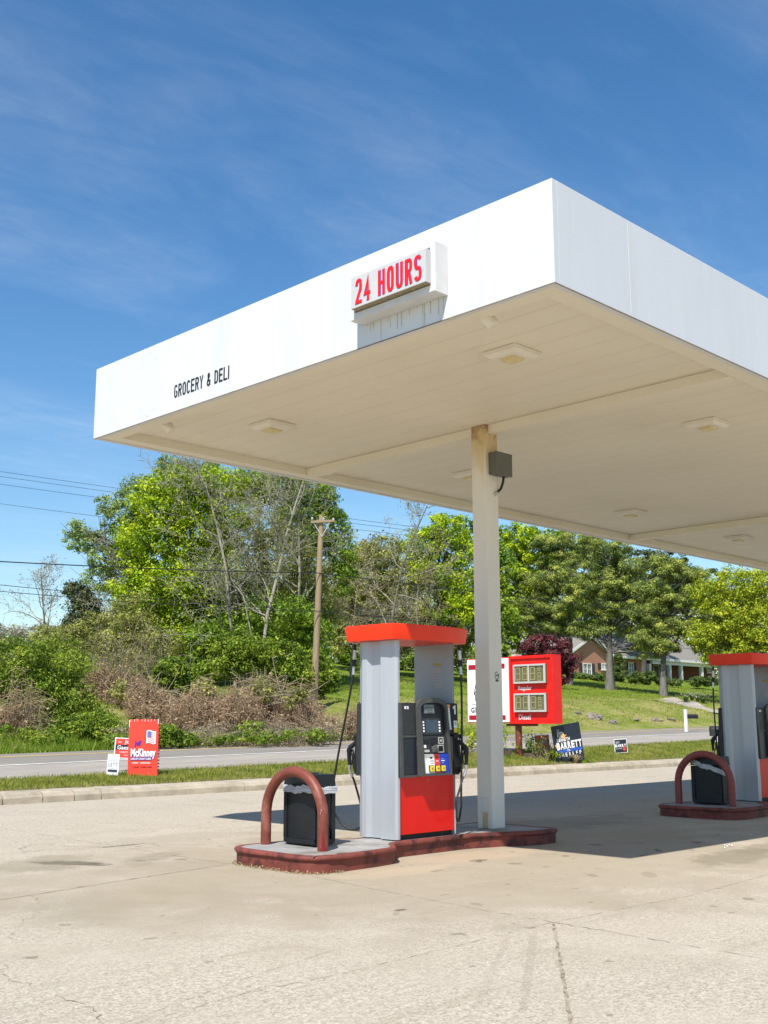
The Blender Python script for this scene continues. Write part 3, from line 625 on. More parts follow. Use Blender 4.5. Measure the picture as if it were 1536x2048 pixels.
# small bullet floodlights / cameras by the front edge
def make_cam(label):
    t = thing('floodlight', label, 'floodlight', (0, 0, 0), 'small fittings behind the front edge')
    MB().tube([(0, 0, 0), (0, 0, -.03)], [.075, .065], 14).build('base', M['soffit_lamp'], t)
    MB().tube([(0, 0, -.025), (.0, .0, -.07)], .025, 10).build('stem', M['soffit_lamp'], t)
    MB().tube([(-.03, .02, -.06), (.0, .0, -.10), (.05, -.05, -.17), (.055, -.055, -.18)], [.05, .075, .06, .04], 12).build('head', M['soffit_lamp'], t, smooth=True)
    MB().tube([(.0, .03, -.01), (.0, .16, -.008), (.03, .21, -.006)], .008, 6).build('conduit', M['soffit_lamp'], t)
    return t
C0 = make_cam('x')
for i, (x, y, lb) in enumerate([(7.80, 6.45, 'small white floodlight under the front edge right of the 24 hours sign'), (7.86, 11.9, 'small white floodlight under the front edge near the left corner')]):
    t = C0 if i == 0 else copy_tree(C0)
    t.location = (x, y, zb-.001 if i == 0 else zs-.001); t['label'] = lb
for o_ in (bpy.data.objects['floodlight'],): o_.location.z = zs-.004

# 24 HOURS sign on the fascia
sg = thing('hours_sign', 'white box sign with red 24 HOURS lettering on the canopy front', 'sign', (XC, 7.27, 5.72)); so_ = (XC, 7.27, 5.72)
b = MB(); X1 = XC-.172
b.box(X1, XC-.003, 6.68, 6.70, 5.485, 5.985); b.box(X1, XC-.003, 7.83, 7.85, 5.485, 5.985); b.box(X1, XC-.003, 6.7005, 7.8295, 5.485, 5.505); b.box(X1, XC-.003, 6.7005, 7.8295, 5.965, 5.985); b.box(XC-.02, XC-.004, 6.7005, 7.8295, 5.5055, 5.9645)
b.box(X1-.003, X1+.02, 6.685, 6.745, 5.49, 5.98); b.box(X1-.003, X1+.02, 7.79, 7.845, 5.49, 5.98); b.box(X1-.003, X1+.02, 6.7455, 7.7895, 5.94, 5.98); b.box(X1-.003, X1+.02, 6.7455, 7.7895, 5.487, 5.556)
b.build('cabinet', M['white_old'], sg, so_)
b = MB().box(XC-.25, XC-.06, 6.735, 7.765, 5.570, 5.905); fc = b.build('sign_face', M['signface'], sg, so_, .006)
MB().box(XC-.243, XC-.176, 6.742, 7.758, 5.566, 5.5698).build('face_underside', mat('shaded_underside', (.30, .25, .15), .8, .4, 14, stretch=(1, 4, 1)), sg, so_)  # shadow beneath the face painted in as a brown strip
b = MB(); stroke_text(b, '24 HOURS', fx(.2525), 7.70, 6.785, 5.600, 5.866, .038, .30); b.build('lettering_outline', M['purple'], sg, so_)
b = MB(); stroke_text(b, '24 HOURS', fx(.2555), 7.697, 6.788, 5.603, 5.863, .031, .30); b.build('lettering', M['text_red'], sg, so_)


# ================================================================== PUMP ISLANDS
def make_island(label, ox, oy):
    t = thing('pump_island', label, 'pump island', (ox, oy, 0), 'raised pump islands')
    half = [(-2.13, .35), (-2.11, .50), (-2.03, .62), (-1.90, .68), (-1.72, .70), (-1.20, .675), (-1.05, .64), (-.93, .55), (-.80, .42), (-.70, .345), (-.55, .315),
            (.62, .315), (.78, .34), (1.0, .46), (1.18, .57), (1.38, .64), (1.6, .665), (1.78, .66), (1.85, .62), (1.87, .5)]
    half = [(x+(.17 if x > .9 else 0)+(.12 if -1.1 < x < -.5 else 0), y*(1.06 if x < -.9 else 1.)) for x, y in half]
    poly = [(x, -y) for x, y in half]+[(x, y) for x, y in reversed(half)]
    n = len(poly)
    def offs(d):
        r = []
        for i in range(n):
            p, q, s = Vector(poly[i-1]), Vector(poly[i]), Vector(poly[(i+1) % n])
            n1 = Vector((q.y-p.y, p.x-q.x)).normalized(); n2 = Vector((s.y-q.y, q.x-s.x)).normalized()
            m_ = (n1+n2).normalized(); r.append(q+m_*d/max(.5, m_.dot(n1)))
        return r
    prof = [(-.02, -.01), (-.02, .112), (-.004, .122), (.006, .134), (.006, .150), (-.004, .164), (-.022, .172), (-.065, .172), (-.066, .166)]
    b = MB(); rings = [[(p.x, p.y, z+(random.uniform(-.003, .003) if 0 < i < 7 else 0)) for p in offs(d)] for i, (d, z) in enumerate(prof)]
    b.add([p for r in rings for p in r], [(i*n+k, i*n+(k+1) % n, (i+1)*n+(k+1) % n, (i+1)*n+k) for i in range(len(prof)-1) for k in range(n)])
    b.build('kerb', M['maroon'], t, smooth=True)
    b = MB(); b.add([(p.x, p.y, .1685) for p in offs(-.0645)], [tuple(range(n))]); b.build('slab', M['slab'], t)
    return t, offs
random.seed(11)
isl, offs = make_island('maroon edged concrete pump island in front, with the sunlit pump and column', 9.65, 9.285)
isl2 = copy_tree(isl); isl2.location = (9.65+8.4, 9.23, 0); isl2['label'] = 'shaded maroon edged pump island at the right edge of the photo'
# chips of paint worn off the near island
b = MB()
for k in range(60):
    if k < 42: x = random.gauss(-1.78, .13); y = -.683+.012*random.random(); z = random.uniform(.02, .165)
    else: x = random.uniform(-1.9, 1.5); y = None; z = .1735
    s = random.uniform(.004, .02)
    if y is None or random.random() < .3:
        b.quad((x-s*2, -.655 if x < -1.1 else -.29, .1732), (x+s*2, -.655 if x < -1.1 else -.29, .1732), (x+s*1.6, (-.655 if x < -1.1 else -.29)+s, .1732), (x-s, (-.655 if x < -1.1 else -.29)+s, .1732)) if x < -1.25 or -.5 < x < .6 else None
inlay(isl.children[0] if isl.children[0].name.startswith('kerb') else isl.children[1], b, M['chip'])

# weeds in the joint along the foot of the near island
P = []
ring = offs(.012)
for i in range(len(ring)):
    p, q = ring[i], ring[(i+1) % len(ring)]
    if p.y < .76 and q.x < -1.2:
        for k in range(int((q-p).length*260)):
            f = random.random(); P.append((9.65+p.x+(q.x-p.x)*f-random.random()*.025, 9.285+p.y+(q.y-p.y)*f-random.random()*.03, random.random()**2*.03))
P = np.array(P)
tag(leaves('weeds', P, .022, rng.random(len(P)), FO['straw'], None, up=.1), kind='stuff')

# ================================================================== FUEL PUMPS
def make_pump(label, bulge):
    t = thing('fuel_pump', label, 'fuel pump', (0, 0, 0), 'fuel pumps on the islands')
    H = 2.245
    prof = [(-.335, -.44), (-.335, -.470), (-.312, -.497), (-.10, -.512), (-.075, -.462), (.10, -.462), (.145, -.506), (.215, -.506), (.31, -.446), (.325, -.44)]
    for s in (1, -1):
        MB().prism(prof, (.012, H), lambda u, v, w: (s*v, s*u, w)).build('end_panel', M['alu'], t, bev=.003)
        MB().box(*sorted((s*.425, s*.4395)), -.31, .31, .04, H).build('end_liner', M['alu_in'], t)
    MB().box(-.4245, .4245, -.26, .26, 0, .055).build('plinth', M['black'], t)
    MB().box(-.4245, .4245, -.24, .24, .06, 1.52).build('cabinet', M['black2'], t)
    # hood: bow shaped plan, flared outwards towards the top
    def plan(g):
        fr = [(-.622, -.34), (-.606, -.39), (-.55, -.415), (-.30, -.455), (0, -.48), (.30, -.455), (.53, -.405), (.60, -.37), (.635, -.31)]
        pl = fr+[(-x, -y) for x, y in fr]
        return [(x*(1+g*.5), y*(1+g)) for x, y in pl]
    b = MB(); lev = [(0, 2.247), (.06, 2.40), (.05, 2.425), (-.05, 2.43)]; rings = [plan(g) for g, z in lev]; n = len(rings[0])
    b.add([(x, y, z) for r, (g, z) in zip(rings, lev) for x, y in r], [(i*n+k, i*n+(k+1) % n, (i+1)*n+(k+1) % n, (i+1)*n+k) for i in range(len(lev)-1) for k in range(n)]+[tuple(range(n-1, -1, -1)), tuple(range((len(lev)-1)*n, len(lev)*n))])
    b.build('hood', M['hood'], t, smooth=True)
    for s in (1, -1):
        T = lambda x, y, z, s=s: (s*x, s*y, z)
        def tilt(z): return -.335-.075*max(0., (1.60-z))/.9
        def F(mb, x0, x1, z0, z1, d0, d1, k=1.):     # slab on the sloping front; d = how far it stands out
            pts = []
            for d in (d1, d0):
                for x, z in ((x0, z0), (x1, z0), (x1, z1), (x0, z1)): pts.append(T(x, -.335+(tilt(z)+.335)*k-d, z))
            return mb.hexa(pts)
        MB().hexa([T(*p) for p in [(-.4245, -.315, .06), (.4245, -.315, .06), (.4245, -.242, .06), (-.4245, -.242, .06), (-.4245, -.315, .70), (.4245, -.315, .70), (.4245, -.242, .70), (-.4245, -.242, .70)]]).build('lower_panel', M['red'], t, bev=.004)
        b = MB(); F(b, -.466, .47, .695, 1.53, -.09, .0, .45); b.build('console', M['black2'], t, bev=.006)
        b = MB(); F(b, -.470, -.425, .69, 1.525, .0005, .018, .45); F(b, -.4245, -.215, .69, .715, .0005, .016, .45); F(b, -.4245, -.215, 1.135, 1.16, .0005, .014, .45); b.build('console_frame', M['frame'], t, bev=.004)
        b = MB(); F(b, -.42, -.22, 1.165, 1.515, .0005, .008, .45); b.build('upper_door', M['black2'], t, bev=.004)
        b = MB(); F(b, -.42, -.22, .72, 1.13, .0005, .008, .45); b.build('lower_door', M['navy'], t, bev=.004)
        # arched centre housing
        arch = [(-.205, .70), (.27, .70), (.275, 1.46)]+[(.035+.24*math.copysign(abs(math.cos(a))**.75, math.cos(a)), 1.47+.125*math.sin(a)**.85) for a in np.linspace(.15, math.pi-.15, 11)]+[(-.205, 1.46)]
        inner = [(-.155, .73), (.245, .73), (.235, 1.45)]+[(.035+.195*math.copysign(abs(math.cos(a))**.75, math.cos(a)), 1.46+.075*math.sin(a)**.85) for a in np.linspace(.2, math.pi-.2, 11)]+[(-.16, 1.45)]
        n = len(arch); b = MB()
        vs = [T(x, -.325, z) for x, z in arch]+[T(x, tilt(z)-.035, z) for x, z in arch]+[T(x, tilt(z)-.035, z) for x, z in inner]+[T(x, tilt(z)+.004, z) for x, z in inner]
        b.add(vs, [(i*n+k, i*n+(k+1) % n, (i+1)*n+(k+1) % n, (i+1)*n+k) for i in range(3) for k in range(n)]); b.build('console_arch', M['frame'], t, smooth=True)
        b = MB(); b.quad(*[T(x, tilt(z)+.002, z) for x, z in inner]); cb = b.build('console_back', M['black'], t)
        b = MB(); F(b, -.085, .080, 1.41, 1.51, .000, .006); b.build('price_display', M['lcd'], t)
        b = MB()
        for r in range(3): text(b, '0.00' if r < 2 else '0', lambda u, v: T(u, tilt(v)-.0068, v), -.06+.02*r, .05, 1.485-.03*r-.018, 1.485-.03*r)
        b.build('display_digits', M['text_black'], t)
        b = MB(); F(b, -.13, .17, 1.165, 1.355, -.0, .010); b.build('screen_bezel', M['black2'], t, bev=.003)
        b = MB(); F(b, -.080, .115, 1.185, 1.335, .0105, .013); b.build('screen', M['screen'], t)
        for k in range(4):
            for x in (-.115, .138):
                b = MB(); z = 1.206+.034*k; F(b, x-.011, x+.011, z-.011, z+.011, .0105, .017); b.build('soft_key', M['text_white'], t, bev=.003)
        # card reader, receipt slot, keypad
        b = MB(); F(b, -.145, .235, .955, 1.15, .0, .016); b.build('payment_panel', M['black2'], t, bev=.004)
        b = MB(); F(b, -.03, .075, 1.03, 1.13, .0165, .019); F(b, -.135, -.055, 1.055, 1.11, .0165, .021); b.build('card_reader', M['black'], t, bev=.002)
        b = MB(); b.hexa([T(*p) for p in [(-.015, tilt(.965)-.05, .965), (.06, tilt(.965)-.05, .965), (.06, tilt(.965)-.0165, .965), (-.015, tilt(.965)-.0165, .965), (-.005, tilt(1.0)-.05, 1.0), (.06, tilt(1.0)-.05, 1.0), (.07, tilt(1.06)-.0165, 1.06), (-.02, tilt(1.03)-.0165, 1.03)]]); b.build('receipt_chute', M['frame'], t, bev=.003)
        for x0, x1, z0, z1 in ((.10, .18, 1.055, 1.135), (.08, .175, .96, 1.045)):
            b = MB(); F(b, x0, x1, z0, z0+.010, .0165, .0205); F(b, x0, x1, z1-.010, z1, .0165, .0205); F(b, x0, x0+.010, z0+.0105, z1-.0105, .0165, .0205); F(b, x1-.010, x1, z0+.0105, z1-.0105, .0165, .0205); b.build('keypad_frame', M['galv'], t)
        b = MB(); F(b, .128, .152, 1.083, 1.108, .0165, .0205); b.build('tap_mark', M['galv'], t)
        b = MB(); F(b, -.13, -.06, .968, .995, .0165, .026); b.build('help_button', M['galv'], t)
        b = MB()
        for i in range(3):
            for j in range(4): F(b, .096+.024*i, .114+.024*i, .976+.016*j, .987+.016*j, .0165, .024)
        b.build('keypad', M['black'], t)
        b = MB(); F(b, -.137, -.10, 1.015, 1.05, .0165, .019); b.build('notice_sticker', M['text_white'], t)
        # grade panel: white, red, blue with yellow push buttons
        G = lambda x0, x1, z0, z1, m_, nm, d0=.0, d1=.020: F(MB(), x0, x1, z0, z1, d0, d1).build(nm, m_, t)
        G(-.150, .012, .725, .945, M['text_white'], 'regular_panel'); G(.0125, .100, .725, .945, M['boardred'], 'plus_panel'); G(.1005, .245, .725, .945, M['royal'], 'premium_panel')
        b = MB(); b.quad(*[T(x, tilt(z)-.0206, z) for x, z in ((-.148, .943), (.010, .943), (.010, .90), (-.118, .90))]); b.quad(*[T(x, tilt(z)-.0206, z) for x, z in ((-.148, .943), (-.118, .90), (-.10, .87), (-.146, .92))]); b.build('grey_print', M['galv'], t)
        b = MB(); F(b, -.055, -.02, .893, .913, .0205, .022); F(b, -.055, .0, .865, .87, .0205, .0215); F(b, -.045, -.005, .84, .844, .0205, .0215); b.build('regular_print', M['text_black'], t)
        b = MB(); F(b, .035, .07, .893, .913, .0205, .022); b.build('plus_print', M['darkred'], t)
        b = MB(); F(b, .03, .075, .86, .868, .0205, .0215); b.build('plus_print', M['text_white'], t); b = MB(); F(b, .12, .175, .862, .872, .0205, .0215); F(b, .125, .16, .885, .888, .0205, .0215); F(b, .13, .16, .84, .843, .0205, .0215); b.build('premium_print', M['text_white'], t)
        for x, g in ((-.045, '87'), (.048, '89'), (.135, '93')):
            b = MB(); F(b, x-.038, x+.036, .742, .818, .0205, .026); kb_ = b.build('button_bezel', M['black'], t, bev=.004)
            b = MB(); F(b, x-.027, x+.031, .748, .812, .0265, .040); b.build('grade_button', M['yellow'], t, bev=.006)
            b = MB(); text(b, g, lambda u, v: T(u, tilt(v)-.0412, v), x-.012, x+.016, .768, .792); b.build('octane_number', M['text_black'], t)
        # right hand panel with number and stickers
        b = MB(); F(b, .275, .465, 1.17, 1.525, .0005, .010, .45); b.build('number_panel', M['black'], t, bev=.004)
        ti = lambda d: (lambda u, v: T(u, -.335+(tilt(v)+.335)*.45-d, v))
        b = MB(); b.quad(*[ti(.0115)(u, v) for u, v in ((.408, 1.40), (.432, 1.40), (.432, 1.505), (.412, 1.505), (.386, 1.478), (.386, 1.462), (.408, 1.474))]) if s == 1 else text(b, '2', ti(.0115), .385, .435, 1.40, 1.505, bold=.03); b.build('pump_number', M['text_white'], t)
        b = MB(); b.hexa([ti(.0105)(.292, 1.475), ti(.0105)(.338, 1.475), ti(.0105)(.335, 1.515), ti(.0105)(.287, 1.515), ti(.0125)(.292, 1.475), ti(.0125)(.338, 1.475), ti(.0125)(.335, 1.515), ti(.0125)(.287, 1.515)]); b.build('orange_sticker', M['orange'], t)
        b = MB(); b.hexa([ti(d)(u, v) for d in (.0105, .0125) for u, v in ((.325, 1.22), (.350, 1.22), (.330, 1.472), (.295, 1.472))]); b.build('white_sticker', M['text_white'], t)
        b = MB()
        for k in range(9): v = 1.45-.024*k; u = .305+.0012*k*2.2; b.quad(*[ti(.013)(uu, vv) for uu, vv in ((u, v), (u+.012, v), (u+.013, v-.012), (u+.001, v-.012))])
        b.build('sticker_print', M['text_grey'], t)
        b = MB(); F(b, .392, .452, 1.24, 1.325, .0105, .0125, .45); b.build('white_label', M['text_white'], t)
        b = MB(); F(b, .392, .452, 1.185, 1.2395, .0105, .0125, .45); b.build('yellow_label', M['yellow'], t)
        b = MB(); text(b, 'e', ti(.013), .405, .435, 1.275, 1.31); b.build('label_letter', M['text_black'], t)
        b = MB(); F(b, -.385, -.32, 1.458, 1.49, .0085, .0105, .45); b.build('white_label', M['flagwhite'], t)
        b = MB(); F(b, -.36, -.345, 1.466, 1.482, .011, .012, .45); b.build('label_print', M['purple'], t)
        # warning sheet on the inner face of the far end panel
        b = MB(); b.quad(*[T(.4242, y, z) for y, z in ((-.14, 1.72), (-.02, 1.72), (-.02, 1.78), (-.14, 1.78))])
        for k in range(5): b.quad(*[T(.4242, y, z) for y, z in ((-.13, 1.80+.035*k), (-.01, 1.80+.035*k), (-.01, 1.815+.035*k), (-.13, 1.815+.035*k))]); b.quad(*[T(.4242, y, z) for y, z in ((.0, 1.80+.035*k), (.015, 1.80+.035*k), (.015, 1.82+.035*k), (.0, 1.82+.035*k))])
        b.build('warning_print', M['galv'], t)
        b = MB(); b.quad(*[T(.4242, y, z) for y, z in ((-.13, 1.985), (.0, 1.985), (.0, 2.02), (-.13, 2.02))]); b.build('warning_header', M['warnh'], t)
        b = MB()
        text(b, 'v', lambda u, v: T(u, -.3165, v), -.01, .02, .635, .665, bold=.03); b.build('chipped_spot', M['pink'], t)
        # nozzle boot
        b = MB(); b.prism([(-.345, .70), (-.385, .72), (-.42, .79), (-.42, .85), (-.39, .90), (-.378, 1.10), (-.405, 1.12), (-.405, 1.165), (-.345, 1.165)], (.345, .470), lambda u, v, w: T(w, u, v)); b.build('nozzle_boot', M['black'], t, bev=.008)
        b = MB(); b.prism([(-.378, .74), (-.378, 1.14), (-.390, 1.14), (-.390, .74)], (.285, .338), lambda u, v, w: T(w, u, v)); b.build('boot_frame', M['frame'], t, bev=.003)
        # nozzle: spout in the boot, body, guard, lever; swivel and hose as sub-parts
        nx = .455
        nz = MB().tube([T(nx-.03, -.40, 1.10), T(nx-.02, -.43, 1.06), T(nx, -.465, 1.02), T(nx, -.485, .985), T(nx, -.492, .93), T(nx, -.49, .86), T(nx, -.485, .80)], [.016, .022, .032, .036, .026, .021, .019], 10)
        nz.tube([T(nx, -.45, 1.01), T(nx, -.425, .985), T(nx, -.415, .93), T(nx, -.425, .86), T(nx, -.455, .815)], .010, 7)
        nz.tube([T(nx, -.462, .97), T(nx, -.442, .94), T(nx, -.437, .88), T(nx, -.444, .845)], .007, 6)
        no = nz.build('nozzle', M['black'], t, smooth=True)
        MB().tube([T(nx-.035, -.385, 1.15), T(nx-.03, -.405, 1.095), T(nx-.022, -.42, 1.065)], .012, 8).build('spout', M['steel'], no, smooth=True)
        MB().tube([T(nx, -.485, .81), T(nx, -.485, .775), T(nx-.004, -.485, .755), T(nx-.012, -.478, .72), T(nx-.03, -.47, .675)], [.022, .02, .014, .021, .018], 9).build('swivel', M['steel'], no, smooth=True)
        # hose: from the hood down, round a low loop and up to the nozzle
        yb = -.40; bl = bulge[0 if s == 1 else 1]
        MB().tube([T(nx, yb, 2.23), T(nx, yb-.004, 2.16)], [.017, .017], 8).build('hose_coupling', M['black'], t, smooth=True)
        MB().tube([T(nx, yb-.004, 2.16), T(nx, yb-.01, 2.07), T(nx, yb-.012, 2.05), T(nx, yb-.022, 1.92), T(nx, yb-.026, 1.87)], [.017, .022, .016, .016, .018], 9).build('breakaway', M['steel'], t, smooth=True)
        MB().tube([T(nx, yb-.012, 2.045), T(nx, yb-.018, 1.965)], [.027, .027], 9).build('breakaway_ring', M['black'], t, smooth=True)
        cps = [(yb-.026, 1.87), (yb-.05-bl*.25, 1.45), (yb-.06-bl*.62, .98), (yb-.06-bl*.95, .52), (yb-.06-bl, .36), (yb-.06-bl*.86, .18), (yb-.05-bl*.45, .06), (yb-.03-bl*.12, .10), (-.455, .30), (-.468, .52), (-.47, .675)] if bl > .1 else [(yb-.026, 1.87), (yb-.03, 1.45), (yb-.02, 1.0), (yb-.005, .62), (yb+.0, .34), (yb-.02, .20), (yb-.05, .17), (yb-.075, .22), (-.472, .40), (-.474, .55), (-.47, .675)]
        hp = []
        for i in range(len(cps)-1):
            p0, p1, p2, p3 = cps[max(0, i-1)], cps[i], cps[i+1], cps[min(len(cps)-1, i+2)]
            for k in range(6):
                f = k/6; q = [.5*(2*p1[c]+(p2[c]-p0[c])*f+(2*p0[c]-5*p1[c]+4*p2[c]-p3[c])*f*f+(3*p1[c]-p0[c]-3*p2[c]+p3[c])*f**3) for c in (0, 1)]
                hx = nx-.16*max(0., min(1., ((i+f)-4)/3))+(.13*max(0., (i+f)-8)/2 if i >= 8 else 0); hp.append(T(hx, q[0], q[1]))
        hp.append(T(nx-.03, *cps[-1])); MB().tube(hp, .0125, 8).build('hose', M['rubber'], t, smooth=True)
    return t
M['warnh'] = mat('warning_header', (.42, .38, .12), .6, .1, 9)
pump = make_pump('sunlit grey and red fuel pump number 1 on the near island, beside the column', (0., .34)); pump.location = (9.71, 9.362, .1687); pump.scale = (1.08, 1, 1)
pump2 = make_pump('shaded grey and red fuel pump cut off by the right edge of the photo', (0., 0.)); pump2.location = (9.71+8.45, 9.30, .1687); pump2.scale = (1.08, 1, 1)

# ================================================================== HOOP GUARDS
def hoop(label, x, y, m):
    t = thing('hoop_guard', label, 'bollard', (x, y, .1687), 'steel hoop guards at the ends of the islands')
    r = .468; zc = .322; pts = [(0, r, 0)]+[(0, r, .2), (0, r, zc)]+[(0, r*math.cos(a), zc+r*math.sin(a)) for a in np.linspace(.12, math.pi-.12, 20)]+[(0, -r, zc), (0, -r, .2), (0, -r, 0)]
    MB().tube(pts, .057, 18).build('hoop', m, t, smooth=True)
    return t
hp = hoop('worn red painted steel hoop in front of the near bin', 7.985, 9.40, M['hoop'])
b = MB(); random.seed(2)     # chips and a bright red scrape on the near leg
for k in range(7):
    a = random.uniform(math.pi*.7, math.pi*1.15); ang = math.pi; s = random.uniform(.006, .016); z = random.gauss(.36, .10) if k < 11 else random.uniform(.02, .6)
    if z > .4: continue
    p = lambda aa, zz: (.0577*math.cos(aa), -.468+.0577*math.sin(aa), zz)
    b.quad(p(a, z), p(a+s*12, z+s*.3), p(a+s*10, z+s*1.6), p(a+s*2, z+s*1.3))
b.build('paint_chips', M['chip'], hp)
b = MB(); p = lambda aa, zz: (.0578*math.cos(aa), -.468+.0578*math.sin(aa), zz)
for k in range(8): a0, a1 = 3.5+.14*k, 3.5+.14*(k+1); h = lambda q: .004+.22*max(0, 1-abs(q-4.05)/.55); b.quad(p(a0, .003), p(a1, .003), p(a1, h(a1)), p(a0, h(a0)))
b.build('red_scrape', M['bright_red'], hp)
hoop('dark maroon steel hoop in front of the shaded bin at right', 16.43, 9.29, mat('hoop_paint_dark', (.24, .055, .045), .5, .12, 7))

# ================================================================== BINS
def make_bin(label, x, y, slope):
    t = thing('litter_bin', label, 'litter bin', (x, y, .1687), 'black litter bins behind the hoops')
    b = MB(); w, d = .255, .125
    b.hexa([(-d, -w, .012), (d, -w, .012), (d, w, .012), (-d, w, .012), (-d-.012, -w-.012, .60), (d+.012, -w-.012, .60), (d+.012, w+.012, .60), (-d-.012, w+.012, .60)]); b.build('body', M['bin'], t, bev=.012)
    b = MB()
    for s in (-1, 1):   # raised frames round the recessed panels
        for z0, z1 in ((.03, .075), (.56, .598)): b.box(*sorted((s*(d+.004), s*(d+.0245))), -w, w, z0, z1); b.box(-d, d, *sorted((s*(w+.004), s*(w+.0245))), z0, z1)
        for q in (-1, 1):
            b.box(*sorted((s*(d+.004), s*(d+.024))), *sorted((q*(w+.006), q*(w-.045))), .0755, .5595); b.box(*sorted((q*(d+.0035), q*(d-.045))), *sorted((s*(w+.004), s*(w+.024))), .0755, .5595)
    b.build('panel_frame', M['bin'], t, bev=.004)
    b = MB(); b.hexa([(-d-.02, -w-.02, .61), (d+.02, -w-.02, .61), (d+.02, w+.02, .61), (-d-.02, w+.02, .61), (-d-.008, -w-.008, .755), (d+.008, -w-.008, .755), (d+.008, w+.008, .755), (-d-.008, w+.008, .755)]); ld = b.build('lid', M['bin'], t, bev=.014)
    b = MB().tube([(0, 0, .7555), (0, 0, .765)], [.10, .095], 20); b.build('opening_collar', M['black'], ld); MB().tube([(0, 0, .7655), (0, 0, .767)], .075, 18).build('ash_tray', M['black2'], ld)
    # liner rim folded over the body: a crumpled ring, lumpy and uneven
    random.seed(int(x*10)); n = 96; prof = [(0, .030), (.007, .034), (.012, .022), (.010, .008), (.015, -.006), (.012, -.022), (.016, -.036), (.006, -.044), (.0, -.042)]
    b = MB(); rows = []
    for k in range(n):
        a = 2*math.pi*k/n; cx, cy = math.cos(a), math.sin(a); sc = 1/max(abs(cx)/(d+.014), abs(cy)/(w+.014)); px_, py_ = cx*sc, cy*sc
        ln = math.hypot(cx, cy); w1 = 1+.25*random.random(); dz = .010*math.sin(k*.23+1)+.006*math.sin(k*.71)+random.uniform(-.002, .002)+slope*py_/w*.5
        rows.append([(px_+cx*(o_*w1+.012), py_+cy*(o_*w1+.012), .60+z_*(.95+.1*random.random())+dz) for o_, z_ in prof])
    q = len(prof); b.add([p_ for r in rows for p_ in r], [(k*q+j, ((k+1) % n)*q+j, ((k+1) % n)*q+j+1, k*q+j+1) for k in range(n) for j in range(q-1)]); b.build('bin_liner', M['bag'], t, smooth=True)
    return t
make_bin('black square litter bin with a white liner rim, behind the sunlit red hoop', 8.27, 9.475, 0.)
make_bin('black litter bin with a slanting white liner in the shade at right', 16.66, 9.30, .17)

# ================================================================== PRICE SIGN
XS = 27.4
ps = thing('price_sign', 'red fuel price sign on a maroon pole with two blank price boards', 'sign', (27.6, 21.85, .3)); po = (27.6, 21.85, .3)
zlo, zhi = 1.385, 3.45
MB().box(XS+.02, XS+.40, 20.32, 22.0, zlo, zhi).build('red_cabinet', M['signred'], ps, po, .01)
b = MB()
for y0, y1, z0, z1 in ((20.32, 20.40, zlo, zhi), (21.93, 22.0, zlo, zhi), (20.4005, 21.9295, zhi-.09, zhi), (20.4005, 21.9295, zlo, zlo+.08)): b.box(XS-.03, XS+.0185, y0, y1, z0, z1)
b.build('cabinet_rim', M['signred'], ps, po, .006)
MB().box(XS+.02, XS+.40, 22.04, 23.74, zlo+.02, zhi-.02).build('white_cabinet', M['signred'], ps, po, .01)
MB().box(XS-.02, XS+.0185, 22.03, 23.72, zlo+.05, zhi-.05).build('white_panel', M['text_white'], ps, po, .01)
f27 = fx(0); SX = lambda off: (lambda u, v: (XS-off-.008*(off > 0), u, v))
for z0, z1 in ((3.09, 3.24), (1.51, 1.65)):
    b = MB(); fquad(b, SX(.0215), 23.66, 22.17, z0, z1); b.build('red_bar', M['darkred'], ps, po)
b = MB()
crv = [(23.43, 2.33), (23.36, 2.62), (23.27, 2.72), (23.31, 2.45), (23.44, 2.31), (23.38, 2.30), (23.38, 2.12), (23.30, 1.98)]
for (y0, z0), (y1, z1) in zip(crv[:-1], crv[1:]):
    n_ = Vector((y1-y0, z1-z0)).normalized(); n_ = Vector((-n_.y, n_.x))*.012
    b.quad((XS-.03, y0-n_.x, z0-n_.y), (XS-.03, y1-n_.x, z1-n_.y), (XS-.03, y1+n_.x, z1+n_.y), (XS-.03, y0+n_.x, z0+n_.y))
b.build('emblem_outline', M['text_black'], ps, po); b = MB(); fquad(b, SX(.022), 23.55, 22.3, 1.99, 2.0); b.build('thin_rule', M['text_black'], ps, po); b = MB(); text(b, 'G', SX(.022), 23.57, 23.43, 1.735, 1.895, bold=.02); b.build('lettering', M['text_black'], ps, po); b = MB(); fquad(b, SX(.022), 23.39, 23.365, 1.735, 1.88); fquad(b, SX(.022), 23.41, 23.34, 1.88, 1.895)
b.build('lettering', M['text_black'], ps, po)
